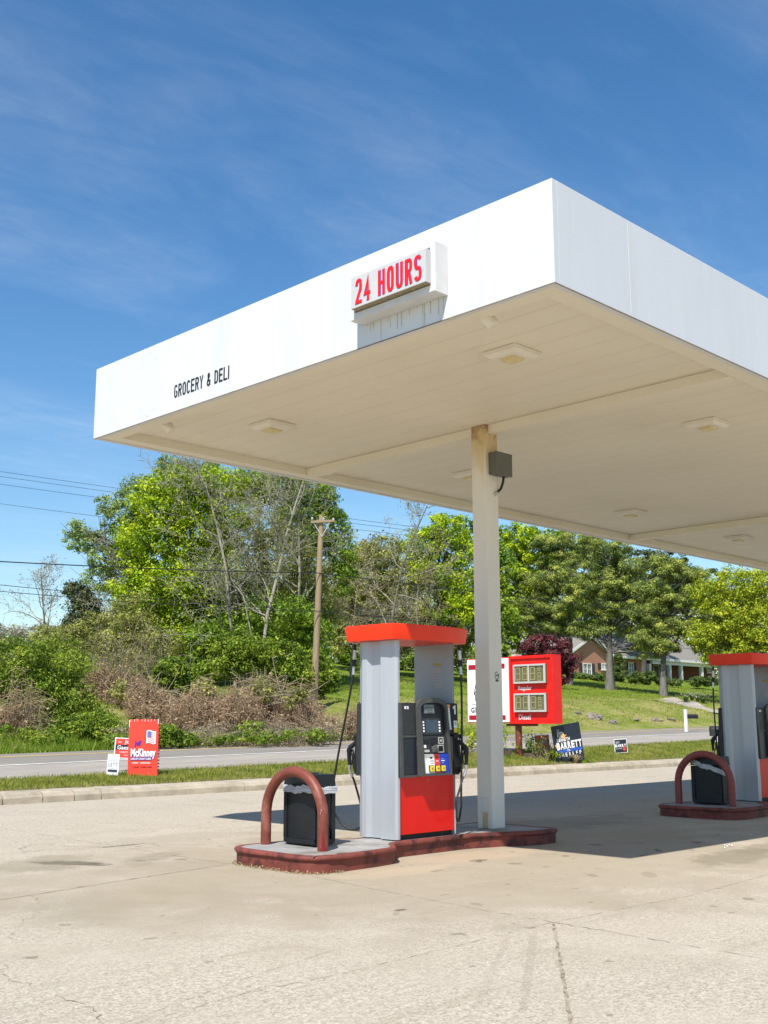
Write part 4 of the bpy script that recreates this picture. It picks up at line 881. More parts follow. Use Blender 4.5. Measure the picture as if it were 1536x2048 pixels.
for z0, z1, nm in ((2.60, 3.18, 'Regular'), (1.74, 2.30, 'Diesel')):
    y1, y0 = 21.79, 20.56
    pb = MB().box(XS-.06, XS+.0185, y0, y1, z0, z1).build('price_board', M['price'], ps, po)
    b = MB(); ym = 21.20
    for a0, a1, c0, c1 in ((y0, y1, z0-.0, z0+.055), (y0, y1, z1-.055, z1)): b.box(XS-.095, XS-.0605, a0, a1, c0, c1)
    for a0, a1 in ((y0, y0+.07), (ym-.025, ym+.025), (y1-.05, y1)): b.box(XS-.094, XS-.0605, a0, a1, z0+.0555, z1-.0555)
    b.build('board_frame', M['galv'], pb, po, .004)
    def eight(c, w, h0, h1, th=.026):
        hm = (h0+h1)/2; b = MB()
        for q0, q1 in ((h0, h0+th), (hm-th/2, hm+th/2), (h1-th, h1)): fquad(b, SX(.062), c+w, c-w, q0, q1)
        for q0, q1 in ((h0+th, hm-th/2), (hm+th/2, h1-th)): fquad(b, SX(.062), c+w, c+w-th, q0, q1); fquad(b, SX(.062), c-w+th, c-w, q0, q1)
        b.build('dead_digit', M['digit'], pb, po)
    eight(21.62, .095, z0+.10, z1-.09); eight(21.345, .095, z0+.10, z1-.09); eight(21.05, .095, z0+.10, z1-.09)
    eight(20.80, .05, z1-.21, z1-.07, .02); eight(20.80, .055, z0+.07, z0+.32, .02)
    b = MB(); text(b, nm, lambda u, v: (XS+.012, u, v), 21.68, 21.68-.075*len(nm), z0-.23, z0-.07, bold=.012)
    b.build('lettering', M['text_white'], ps, po)
b = MB(); b.tube([(XS+.2, 21.85, .05), (XS+.2, 21.85, zlo-.02)], .105, 16); b.build('pole', M['hoop'], ps, po, smooth=True)
MB().box(XS+.08, XS+.34, 21.2, 22.3, zlo-.07, zlo-.001).build('bracket', M['maroon'], ps, po)
MB().box(XS+.06, XS+.36, 21.80, 21.95, zhi+.001, zhi+.07).build('lifting_lug', M['galv'], ps, po)

# planting bed round the pole
def plant(name, label, cat, P0, h, r, n, fol, size, group=None, stems=0, upright=False):
    t = thing(name, label, cat, P0, group); P0 = np.array(P0)
    if upright:       # blades arching out of one crown
        N = n; a = rng.random(N)*2*np.pi; l = h*(.6+.5*rng.random(N)); lean = (.15+.75*rng.random(N)); V = []
        for i in range(N):
            d = np.array([math.cos(a[i]), math.sin(a[i]), 0]); s_ = np.array([-d[1], d[0], 0])*size*.5
            b0 = d*r*.15*rng.random(); p1 = b0+d*l[i]*lean[i]*.45+np.array([0, 0, l[i]*.7]); p2 = b0+d*l[i]*lean[i]+np.array([0, 0, l[i]*(.95-.55*lean[i])])
            V += [[b0-s_, b0+s_, p1+s_, p1-s_], [p1-s_, p1+s_, p2+s_*.15, p2-s_*.15]]
        arrays_mesh('leaves', np.array(V), 4, FO[fol], t, np.clip(np.repeat(rng.random(N), 2), 0, 1))
    else:
        C = rng.normal(size=(max(3, n//60), 3))*np.array([r*.55, r*.55, h*.22])+np.array([0, 0, h*.55]); k = rng.integers(0, len(C), n)
        P = C[k]+rng.normal(size=(n, 3))*np.array([r*.24, r*.24, h*.15]); P[:, 2] = np.clip(P[:, 2], .02, None)
        leaves('leaves', P, size, .5+.16*rng.normal(size=n)+.12*rng.normal(size=len(C))[k], FO[fol], t)
        if stems:
            A = np.zeros((stems, 3)); A[:, :2] = rng.normal(size=(stems, 2))*r*.15; B = C[rng.integers(0, len(C), stems)]+rng.normal(size=(stems, 3))*r*.1
            segs('stems', A, B, np.full(stems, .012), np.full(stems, .006), M['barktan'], t, n=4)
    return t
def G3(x, y): return (x, y, float(tz(x, y))-.01)
plant('golden_shrub', 'small yellow green shrub left of the column below the white sign panel', 'shrub', G3(26.6, 23.0), .75, .36, 520, 'yellow', .085, stems=8)
plant('leafy_shrub', 'bright green shrub between the column and the maroon sign pole', 'shrub', G3(27.2, 22.2), .85, .34, 520, 'bush', .08, stems=8)
plant('dark_shrub', 'low dark green shrub just right of the maroon sign pole', 'shrub', G3(27.75, 21.3), .6, .40, 600, 'bush', .075, stems=8)
plant('dry_shrub', 'wiry grey brown shrub in front of the small red campaign sign', 'shrub', G3(27.9, 21.0), .55, .36, 650, 'olive', .045, stems=50)
plant('strappy_plant', 'clump of green strap leaves in the bed right of the sign pole', 'plant', G3(27.75, 20.62), .42, .34, 200, 'bush', .035, upright=True)
plant('dry_grass_clump', 'clump of dry pale grass at the foot of the tilted navy sign', 'plant', G3(28.2, 20.2), .36, .28, 150, 'straw', .022, upright=True)
plant('low_weeds', 'low green weeds below the right side of the tilted navy sign', 'plant', G3(28.6, 20.2), .22, .4, 260, 'weed', .06)
b = MB()
for x0, y0, x1, y1 in ((26.5, 22.6, 27.3, 21.9), (27.45, 21.55, 28.3, 20.72)):
    d = Vector((x1-x0, y1-y0, 0)).normalized(); s_ = Vector((-d.y, d.x, 0))*.06; z = float(tz(x0, y0))
    b.hexa([(x0-s_.x, y0-s_.y, z-.03), (x1-s_.x, y1-s_.y, z-.05), (x1+s_.x, y1+s_.y, z-.05), (x0+s_.x, y0+s_.y, z-.03), (x0-s_.x, y0-s_.y, z+.13), (x1-s_.x, y1-s_.y, z+.11), (x1+s_.x, y1+s_.y, z+.11), (x0+s_.x, y0+s_.y, z+.13)])
tag(b.build('bed_edging', M['timber'], bev=.01), 'dark timber edging of the planting bed under the price sign', 'edging')

# ================================================================== CAMPAIGN SIGNS
def board(name, label, P0, ang, w, h, z0, th, m, tilt=0., border=None, group='campaign signs on the verge'):
    """flat board facing the direction ang (degrees, in plan); returns thing and f(u, v, d): u 0..1 left to right seen from the front"""
    t = thing(name, label, 'campaign sign', P0, group); a = R_(ang); nrm = Vector((math.cos(a), math.sin(a), 0)); rt = Vector((-nrm.y, nrm.x, 0))
    ct, st = math.cos(R_(tilt)), math.sin(R_(tilt))
    def f(d): return lambda u, v: tuple(rt*((u-.5)*w*ct-(v*h)*st)+Vector((0, 0, z0+(u-.5)*w*st+v*h*ct))+nrm*d)
    b = MB(); q = f(th/2); r = f(-th/2); b.hexa([q(0, 0), q(1, 0), r(1, 0), r(0, 0), q(0, 1), q(1, 1), r(1, 1), r(0, 1)]); b.build('board', border or m, t)
    if border:
        k = .045; b = MB(); fquad(b, f(th/2+.004), k, 1-k, k, 1-k); b.build('print_field', m, t)
    b = MB()
    for u in (.2, .8): p0 = f(-th/2-.012)(u, .5); b.tube([(p0[0], p0[1], -.1), p0], .008 if h < .8 else .02, 6)
    b.build('stake', M['galv'] if h < .8 else M['wood'], t)
    return t, (lambda d: f(th/2+d*4))
FACE = -135
P0 = hit(284.5, 1552)
t, f = board('campaign_sign', 'tall bright red campaign board with a small flag, largest of the three at left', P0, FACE, .665, 1.24, .0, .03, M['boardred'])
b = MB(); text(b, 'McKinney', f(.003), .09, .93, .295, .485, bold=.035); b.build('name_lettering', M['text_white'], t)
b = MB(); text(b, 'McKinney', f(.002), .105, .945, .283, .473, bold=.035); b.build('name_shadow', M['purple'], t)
b = MB(); text(b, 'Jeff', f(.003), .19, .42, .515, .625, bold=.04, slant=.06); fquad(b, f(.002), .09, .80, .275, .325); b.build('purple_print', M['purple'], t)
b = MB(); text(b, 'CIRCUIT COURT CLERK', f(.004), .10, .79, .282, .318, bold=.03); text(b, 'VETERAN', f(.003), .14, .36, .215, .24, bold=.02); text(b, 'EXPERIENCED', f(.003), .43, .76, .215, .24, bold=.02); b.build('white_print', M['text_white'], t)
b = MB(); text(b, 'Paid for by', f(.003), .17, .38, .150, .17); text(b, 'the campaign', f(.003), .44, .84, .150, .17); b.build('small_print', M['darkred'], t) if False else None
b = MB()
for k in range(10): u = .17+.068*k; fquad(b, f(.003), u, u+(.03+.02*(k % 3)), .152, .166) if k != 3 else None
b.build('small_print', M['darkred'], t)
wv = lambda u, v: (u, v+.012*math.sin((u-.6)*18))
def flag(fm, u0, u1, v0, v1):
    W_, B_, S_ = MB(), MB(), MB(); n = 10
    for i in range(n):
        a0, a1 = u0+(u1-u0)*i/n, u0+(u1-u0)*(i+1)/n
        W_.quad(*[fm(.003)(*wv(u, v)) for u, v in ((a0, v0), (a1, v0), (a1, v1), (a0, v1))])
        for k in range(6):
            c0 = v0+(v1-v0)*(.10+.15*k); c1 = c0+(v1-v0)*.035
            if a0 >= u0+(u1-u0)*.45 or k < 3: S_.quad(*[fm(.005)(*wv(u, v)) for u, v in ((a0, c0), (a1, c0), (a1, c1), (a0, c1))]) if i > 0 and i < n-1 else None
        if i >= 1 and i < 5: B_.quad(*[fm(.006)(*wv(u, v)) for u, v in ((a0, v0+(v1-v0)*.48), (a1, v0+(v1-v0)*.48), (a1, v1-.02), (a0, v1-.02))])
    W_.build('flag_print', M['flagwhite'], t); S_.build('flag_stripes', M['pink'], t); B_.build('flag_canton', M['blueflag'], t)
M['blueflag'] = mat('flag_blue', (.14, .17, .45), .5, .1, 10)
flag(f, .60, .92, .57, .80)
b = MB(); random.seed(4)      # cable ties and nibbled edge of the corrugated box
for k in range(16): v = .03+.057*k; b.hexa([f(-.034)(1.0, v), f(-.034)(1.022, v+.004), f(.004)(1.022, v+.004), f(.004)(1.0, v), f(-.034)(1.0, v+.028), f(-.034)(1.022, v+.024), f(.004)(1.022, v+.024), f(.004)(1.0, v+.028)])
b.build('edge_ties', M['darkred'], t)
b = MB()
for k in range(8): u = .06+.115*k+random.uniform(-.02, .02); fquad(b, f(.0035), u, u+.014, .955+random.uniform(0, .02), 1.0)
fquad(b, f(.0035), .0, .02, .86, .99); fquad(b, f(.0035), .975, 1.0, .92, 1.01); b.build('peeling_edge', M['flagwhite'], t)

def john(label, P0, ang, w, h, z0, tilt=0.):
    t, f = board('campaign_sign', label, P0, ang, w, h, z0, .006, M['boardred'], tilt, M['text_white'])
    b = MB(); fquad(b, f(.002), .045, .955, .42, .66); b.build('navy_band', M['navysign'], t)
    b = MB(); text(b, 'John', f(.003), .38, .80, .68, .90, bold=.03); text(b, 'Gaessler', f(.003), .12, .88, .43, .63, bold=.02); text(b, 'for', f(.003), .14, .28, .75, .84); text(b, 'COUNTY CLERK', f(.003), .2, .82, .26, .35); text(b, 'VOTE', f(.003), .38, .66, .12, .19); b.build('lettering', M['text_white'], t)
P1 = hit(268, 1546); P1 = Vector((P1.x, P1.y+.35, float(tz(P1.x, P1.y+.35))))
john('small red and navy campaign sign half hidden behind the tall red board', P1, FACE, .60, .47, .30, -3)
t, f = board('campaign_sign', 'small white campaign sign with grey letters left of the tall red board', hit(224, 1553), FACE, .26, .46, .02, .006, M['text_white'], -3)
b = MB(); text(b, 'LETT', f(.003), .10, .92, .42, .60); text(b, 'FOR MAYOR', f(.003), .2, .88, .30, .36)
for v in (.66, .71, .78): fquad(b, f(.003), .06, .9, v, v+.012)
b.build('lettering', M['text_grey'], t)
b = MB(); fquad(b, f(.003), .10, .9, .17, .26); b.build('navy_band', M['navysign'], t)
P2 = gp(1084, 35.6); john('small red and navy campaign sign left of the tilted navy board', Vector((P2.x, P2.y, float(tz(P2.x, P2.y)))), -118, .50, .46, .17, 3)
_d = ray(1139, 1445); P3 = Vector((_d.x*20.34/_d.y, 20.34, float(tz(_d.x*20.34/_d.y, 20.34))))
t, f = board('campaign_sign', 'big tilted navy campaign board with white and blue lettering beside the price sign', P3, -112, 1.0, 1.14, .02, .02, M['navysign'], 8.5)
b = MB(); text_even(b, 'BARRETT', f(.004), .09, .97, .365, .555, bold=.05, gap=.1); text_even(b, 'KENNETH', f(.003), .12, .58, .57, .66, bold=.04, gap=.12); b.build('name_lettering', M['text_white'], t)
b = MB(); text_even(b, 'BARRETT', f(.0025), .105, .985, .35, .54, bold=.06, gap=.08); b.build('name_shadow', M['text_black'], t)
b = MB(); text(b, 'Vote', f(.004), .13, .33, .67, .90, bold=.0, slant=.25)
for k, ch in enumerate('SHERIFF'): text(b, ch, f(.003), .10+.125*k, .10+.125*k+(.028 if ch == 'I' else .07), .17, .27, bold=.02)
text(b, 'FOR', f(.004), .43, .54, .292, .345, bold=.02); b.build('lettering', M['text_white'], t)
b = MB(); fquad(b, f(.003), .08, .97, .282, .355); b.build('blue_stripe', M['blue'], t)
b = MB(); fs = f(.0033); c0 = (.37, .70); stp = [(c0[0]+(.125 if k % 2 == 0 else .055)*math.sin(math.pi*k/5+.1), c0[1]+(.11 if k % 2 == 0 else .048)*math.cos(math.pi*k/5+.1)) for k in range(10)]
for k in range(10): b.quad(fs(*c0), fs(*stp[k]), fs(*stp[(k+1) % 10]))
b.quad(fs(.03, .50), fs(.10, .53), fs(.10, .38)); b.build('gold_star', mat('print_gold', (.70, .42, .12), .5, .15, 8), t)
t, f = board('campaign_sign', 'small black campaign sign with a red apple, standing alone at right', hit(1243, 1508), -125, .46, .46, .03, .006, M['navysign'], 4, M['text_white'])
b = MB(); text_even(b, 'BARRY', f(.003), .06, .90, .42, .64, bold=.05, gap=.12); text(b, 'ELECT', f(.003), .13, .42, .70, .82, bold=.02); text(b, 'SCHOOL BOARD', f(.003), .1, .58, .28, .36); b.build('lettering', M['text_white'], t)
b = MB(); fs = f(.0035)
for k in range(14): a0, a1 = 2*math.pi*k/14, 2*math.pi*(k+1)/14; b.quad(fs(.74, .27), fs(.74+.12*math.cos(a0), .27+.13*math.sin(a0)), fs(.74+.12*math.cos(a1), .27+.13*math.sin(a1)))
b.quad(fs(.73, .39), fs(.76, .39), fs(.79, .47), fs(.765, .47)); b.build('apple_print', M['boardred'], t)

# ================================================================== UTILITY POLE AND WIRES
PB = gp(627, 52.); top = at(643, 1031, 52.); pl = thing('utility_pole', 'brown wooden utility pole with a short crossarm in front of the bare trees', 'utility pole', PB)
pv = top-PB; MB().tube([(0, 0, -.3), tuple(pv*.5), tuple(pv)], [.175, .15, .125], 12).build('pole', M['wood'], pl, smooth=True)
ad = Vector((.70, -.72, 0))*.62; q = pv*.965
ca = MB().box(-.52, .62, -.05, .05, -.055, .055).build('crossarm', M['wood'], pl, bev=.008)
ca.location = q+Vector((-.1, -.14, 0)); ca.rotation_euler = (0, R_(-3), math.atan2(ad.y, ad.x))
for s in (-1, 1): MB().tube([tuple(q+ad*s*.62+Vector((-.1, -.14, -.05))), tuple(pv*.965+Vector((-.06, -.12, -.72)))], .022, 6).build('brace', M['galv'], pl)
for s in (-.72, .15, .9):
    p_ = q+ad*s+Vector((-.1, -.14, .055-.03*s)); MB().tube([tuple(p_), tuple(p_+Vector((0, 0, .05))), tuple(p_+Vector((0, 0, .14)))], [.03, .055, .035], 8).build('insulator', M['ceramic'], pl)
def wire(label, pts, r, sag=.35):
    b = MB(); out_ = []
    for p, q in zip(pts[:-1], pts[1:]):
        n = 14
        for k in range(n+(q is pts[-1])): f_ = k/n; out_.append(tuple(p+(q-p)*f_-Vector((0, 0, sag*4*f_*(1-f_)))))
    tag(b.tube(out_, r, 5).build('power_line', M['wire'], None), label, 'wire', 'wires above the road')
PX = PB.y
def wp(px, py): return onY(px, py, PX-.2)
polep = lambda py: at(638, py, 51.8)
wire('thick black cable crossing the photo at mid height, fixed halfway up the pole', [onY(-300, 1105, PX), polep(1146), onY(1900, 1290, PX)], .022, .12)
wire('thin black cable below the thick one, upper of the lower pair', [onY(-300, 1138, PX), polep(1222), onY(1900, 1345, PX)], .013, .12)
wire('thin black cable below the thick one, lowest of all', [onY(-300, 1152, PX), polep(1224), onY(1900, 1300, PX)], .013, .18)
for k, (ya, yb) in enumerate(((941, 1046), (951, 1054), (968, 1064), (1008, 1098))):
    wire(['highest thin grey line in the sky left of the tall trees', 'second highest thin line in the sky left of the tall trees', 'third thin line in the sky left of the tall trees', 'lowest of the thin high lines left of the tall trees'][k], [at(-200, ya-28, 90), at(900, yb+16, 90)], .016, .2)

# ================================================================== MAILBOXES
mp_ = hit(1373, 1464); t = thing('mailbox', 'black mailbox on a white post beside the far edge of the road', 'mailbox', mp_)
MB().box(-.06, .06, -.06, .06, -.1, 1.05).build('post', M['text_white'], t, bev=.006)
b = MB(); b.prism([(-.10, 0), (.10, 0), (.10, .13)]+[(.10*math.cos(a), .13+.08*math.sin(a)) for a in np.linspace(.2, math.pi-.2, 7)]+[(-.10, .13)], (.05, .50), lambda u, v, w: (w*.72, u-w*.70, v+.62)); b.build('box', M['black'], t)
b = MB(); [b.box(-.35+.2*k, -.2+.2*k, -.3, -.15, -.03, .05) for k in range(4)]
mq = gp(1441, 36.5); t = thing('mailbox', 'large grey mailbox partly behind the shaded pump at right', 'mailbox', mq)
MB().box(-.05, .05, -.05, .05, -.1, .98).build('post', M['wood'], t, bev=.006)
b = MB(); b.prism([(-.14, 0), (.14, 0), (.14, .2)]+[(.14*math.cos(a), .2+.12*math.sin(a)) for a in np.linspace(.2, math.pi-.2, 9)]+[(-.14, .2)], (-.34, .34), lambda u, v, w: (w*.71+u*.71, -w*.71+u*.71, v+.98)); b.build('box', M['black2'], t, bev=.004)
MB().box(-.2, .2, -.2, .2, .80, .9).build('bracket', M['galv'], t)

# ================================================================== HOUSE
YH = 70.0
h = lambda px, py: onY(px, py, YH)
gz = 5.75
xa, xb = h(1137, 1340).x, h(1221, 1340).x; ez = h(1221, 1311).z; az = h(1173, 1273).z
xm0, xm1 = xb, h(1312, 1340).x; xp1 = h(1470, 1340).x
house = thing('brick_house', 'red brick bungalow with a white front gable and a columned porch behind the pines', 'house', ((xa+xp1)/2, YH, gz)); ho = tuple(house.location)
HB_ = lambda mb, nm, m, parent=house, bev=0: mb.build(nm, m, parent, ho, bev)
xc = (xa+xb)/2
b = MB(); b.prism([(xa, gz-.6), (xb, gz-.6), (xb, ez), (xc, az-.15), (xa, ez)], (YH, YH+11), lambda u, v, w: (u, w, v)); HB_(b, 'gable_wing', M['brick'])
ov = .45
sl_ = (az-ez)/(xb-xc)
b = MB()
for s, xe in ((-1, xa), (1, xb)):
    xo = xe+s*ov; zo = ez-ov*sl_
    b.hexa([(xc, YH-.4, az), (xo, YH-.4, zo), (xo, YH+11, zo), (xc, YH+11, az), (xc, YH-.4, az+.14), (xo, YH-.4, zo+.14), (xo, YH+11, zo+.14), (xc, YH+11, az+.14)])
gr = HB_(b, 'gable_roof', M['shingle'])
b = MB()
for s, xe in ((-1, xa), (1, xb)):
    xo = xe+s*(ov+.03); zo = ez-(ov+.03)*sl_
    b.hexa([(xc, YH-.46, az-.14), (xo, YH-.46, zo-.14), (xo, YH-.405, zo-.14), (xc, YH-.405, az-.14), (xc, YH-.46, az+.16), (xo, YH-.46, zo+.16), (xo, YH-.405, zo+.16), (xc, YH-.405, az+.16)])
HB_(b, 'rake_board', M['trim'], gr)
mz = h(1300, 1318).z
HB_(MB().box(xm0+.02, xm1, YH+1.2, YH+10, gz-.6, mz), 'wall', M['brick'])
HB_(MB().box(xm1+.01, xp1, YH+3.2, YH+10, gz-.6, mz), 'porch_wall', mat('shaded_porch_brick', (.20, .075, .05), .9, .2, 6))  # porch shade is put into this darker brick colour
# main roof: ridge along the road
rz = h(1370, 1287).z+1.0
b = MB(); y0 = YH+.2; ym = YH+6
b.hexa([(xm0-2, y0, mz-.02), (xp1+.6, y0, mz-.02), (xp1-3.2, ym, rz), (xm0-2, ym, rz), (xm0-2, y0, mz+.16), (xp1+.6, y0, mz+.16), (xp1-3.2, ym, rz+.16), (xm0-2, ym, rz+.16)])
b.hexa([(xm0-2, ym+.001, rz), (xp1-3.2, ym+.001, rz), (xp1+.6, YH+11.5, mz), (xm0-2, YH+11.5, mz), (xm0-2, ym+.001, rz+.16), (xp1-3.2, ym+.001, rz+.16), (xp1+.6, YH+11.5, mz+.16), (xm0-2, YH+11.5, mz+.16)])
HB_(b, 'main_roof', M['shingle'])
HB_(MB().box(xm0+.6, xp1+.6, YH+.05, YH+.19, mz-.12, mz+.17), 'eave_board', M['trim'])
HB_(MB().box(xm1, xp1, YH+.4, YH+.75, mz-.50, mz-.025), 'porch_beam', M['trim'])
HB_(MB().box(xm1+.01, xp1, YH+.2, YH+3.19, gz-.6, gz+.02), 'porch_floor', M['brick'])
for px in (1307, 1347, 1370, 1411):
    x = h(px, 1340).x; HB_(MB().box(x-.2, x+.2, YH+.38, YH+.77, gz+.021, mz-.501), 'porch_column', M['trim'], bev=.02)
def window(px0, px1, py0, py1, Y, sh=True):
    a, c_ = onY(px0, py1, Y), onY(px1, py0, Y); x0, x1, z0, z1 = a.x, c_.x, a.z, c_.z; yy = Y-.03
    b = MB(); w = .11
    for u0, u1, v0, v1 in ((x0, x1, z0, z0+w), (x0, x1, z1-w, z1), (x0, x0+w, z0+w, z1-w), (x1-w, x1, z0+w, z1-w), ((x0+x1)/2-.05, (x0+x1)/2+.05, z0+w, z1-w)): b.box(u0, u1, yy-.07, yy+.06, v0, v1)
    b.box(x0+w, x1-w, yy-.03, yy+.05, (z0+z1)/2-.035, (z0+z1)/2+.035)
    for fr in (.25, .75):
        for q0, q1 in ((z0+w, (z0+z1)/2-.036), ((z0+z1)/2+.036, z1-w)): b.box(x0+(x1-x0)*fr-.02, x0+(x1-x0)*fr+.02, yy-.02, yy+.05, q0, q1)
    win = HB_(b, 'window', M['trim']); HB_(MB().box(x0+.02, x1-.02, yy+.0, yy+.025, z0+.02, z1-.02), 'pane', M['glass'], win)
    HB_(MB().box(x0-.1, x1+.1, yy-.12, yy+.02, z0-.1, z0-.001), 'sill', M['trim'], win)
    if sh:
        for s0, s1 in ((x0-.58, x0-.02), (x1+.02, x1+.58)): HB_(MB().box(s0, s1, yy-.04, yy+.025, z0, z1), 'shutter', M['shutter'], win)
window(1165, 1182, 1327, 1350, YH); window(1202, 1213, 1327, 1339, YH); window(1256, 1266, 1325, 1347, YH+1.2)
x = h(1358, 1340).x
HB_(MB().box(x-.55, x+.55, YH+3.12, YH+3.19, gz+.03, gz+2.15), 'door', M['door']); b = MB()
for u0, u1, v0, v1 in ((x-.68, x-.555, gz+.03, gz+2.3), (x+.555, x+.68, gz+.03, gz+2.3), (x-.555, x+.555, gz+2.16, gz+2.3)): b.box(u0, u1, YH+3.08, YH+3.188, v0, v1)
HB_(b, 'door_frame', M['trim']); window(1413, 1424, 1326, 1345, YH+3.2, False)
xs0 = h(1340, 1360).x
b = MB()
for k in range(3): b.box(xs0+.2, xs0+2.4, YH-.25-.32*(k+1)+.32*1, YH+.19-.32*k, gz-.6, gz-.02-.16*k)
HB_(b, 'porch_steps', M['brick'])

# driveway over the lawn
dv = [(1325, 1399), (1345, 1403.5), (1372, 1410), (1400, 1417), (1440, 1426), (1500, 1438), (1560, 1446)]
cen = [hit(x, y) for x, y in dv]; mb = MB(); vs = []
cl = []
for p, q in zip(cen[:-1], cen[1:]):
    for k in range(6): cl.append(p+(q-p)*k/6)
for i, p in enumerate(cl):
    d = (cl[min(i+1, len(cl)-1)]-cl[max(i-1, 0)]); d.z = 0; d.normalize(); s_ = Vector((-d.y, d.x, 0))*.9
    for q in (p-s_, p-s_*.33, p+s_*.33, p+s_): vs.append((q.x, q.y, float(tz(q.x, q.y))+.05))
mb.add(vs, [(i*4+j, (i+1)*4+j, (i+1)*4+j+1, i*4+j+1) for i in range(len(cl)-1) for j in range(3)]); struct(mb.build('driveway', M['shoulder']))

# ================================================================== TREES AND SHRUBS
def curve(p, q, bend, n=6):
    p, q = np.array(p, float), np.array(q, float); m_ = (p+q)/2+np.array(bend); t = np.linspace(0, 1, n)[:, None]
    return (1-t)**2*p+2*t*(1-t)*m_+t*t*q
def poly_segs(S, pts, r0, r1):
    n = len(pts)-1
    for i in range(n): S.append((pts[i], pts[i+1], r0+(r1-r0)*i/n, r0+(r1-r0)*(i+1)/n))
def seg_obj(name, S, m, parent, o, n=5):
    return segs(name, [s[0] for s in S], [s[1] for s in S], [s[2] for s in S], [s[3] for s in S], m, parent, o, n)
def tree(name, label, cat, base, blobs, fol, bark, nleaf=16000, leaf=.26, clump=.75, dens=1., trunk_r=.25, group=None, seed=1, trunk_top=None, fwd=None, flat=.7, limbs=26, shell=.55, bare=0., twigs=0, up=.35, tintv=.13, aspect=.55, limbr=.55, rise=.25):
    """base=(px, forward m); blobs=(px, py, rx, ry[, extra depth]) read off the photo at that distance"""
    global rng
    rng = np.random.default_rng(seed); px, fw = base; B0 = gp(px, fw); o = tuple(B0); t = thing(name, label, cat, o, group)
    k = fw/2216.
    bl = [(np.array(at(b_[0], b_[1], fw+(b_[4] if len(b_) > 4 else 0))), b_[2]*k, b_[3]*k) for b_ in blobs]
    vol = np.array([rx*rx*rz for _, rx, rz in bl])**.75; w = vol/vol.sum()
    C = []; nC = max(6, int(nleaf/95*dens))
    for (c, rx, rz), wi in zip(bl, w):
        m_ = max(2, int(nC*wi)); d = rng.normal(size=(m_, 3)); d /= np.linalg.norm(d, axis=1)[:, None]; r = (shell+(1-shell)*rng.random(m_))**.8*(.82+.36*rng.random(m_)); C.append(c+d*r[:, None]*np.array([rx, rx, rz]))
    C = np.concatenate(C); C[:, 2] = np.maximum(C[:, 2], [tz(x, y)+.25 for x, y in C[:, :2]])
    tw = .19*rng.normal(size=len(C)); sz = clump*(.6+.8*rng.random(len(C)))
    i = rng.integers(0, len(C), nleaf); D_ = rng.normal(size=(nleaf, 3)); D_ /= np.linalg.norm(D_, axis=1)[:, None]; D_ *= ((.35+.65*rng.random(nleaf)**.6)*(1+.22*rng.normal(size=nleaf)))[:, None]; P = C[i]+D_*np.array([1, 1, flat])*sz[i][:, None]*.62; NR = D_+np.array([0, 0, up])
    P[:, 2] = np.maximum(P[:, 2], [tz(x, y)+.05 for x, y in P[:, :2]]) if P[:, 2].min() < B0.z+1.5 else P[:, 2]
    leaves('crown', P, leaf, .5+tw[i]+tintv*rng.normal(size=nleaf), FO[fol], t, o, aspect, up, NR)
    # trunk, limbs to the clumps and twigs
    if bark:
        cc = np.average([b_[0] for b_ in bl], axis=0, weights=w); topz = max(b_[0][2]+b_[2]*.55 for b_ in bl)
        tp = np.array(trunk_top) if trunk_top is not None else np.array([B0.x*.45+cc[0]*.55, B0.y*.45+cc[1]*.55, topz])
        tr = curve(np.array(B0)-[0, 0, .3], tp, rng.normal(size=3)*.25, 9); S = []
        poly_segs(S, tr, trunk_r, trunk_r*.18); S[0] = (S[0][0], S[0][1], trunk_r*1.45, S[0][3])
        for c in C[rng.permutation(len(C))[:limbs]]:
            j = min(7, max(2, int(np.interp(c[2]-rise*np.linalg.norm(c[:2]-tr[:, :2].mean(0)), tr[:, 2], np.arange(9))-.6))); rl = np.linalg.norm(c-tr[j])
            pts = curve(tr[j], c, np.array([0, 0, .12*rl])+rng.normal(size=3)*.07*rl, 6); r0 = min(trunk_r*(1-j/10.)*limbr, .03+.016*rl*limbr/.55); poly_segs(S, pts, r0, .018)
            for _ in range(twigs):
                a = pts[rng.integers(2, 6)]; poly_segs(S, curve(a, a+rng.normal(size=3)*[1, 1, .8]*.22*rl+[0, 0, .1*rl], rng.normal(size=3)*.1, 4), .018, .008)
        seg_obj('trunk', S, M[bark], t, o)
    return t
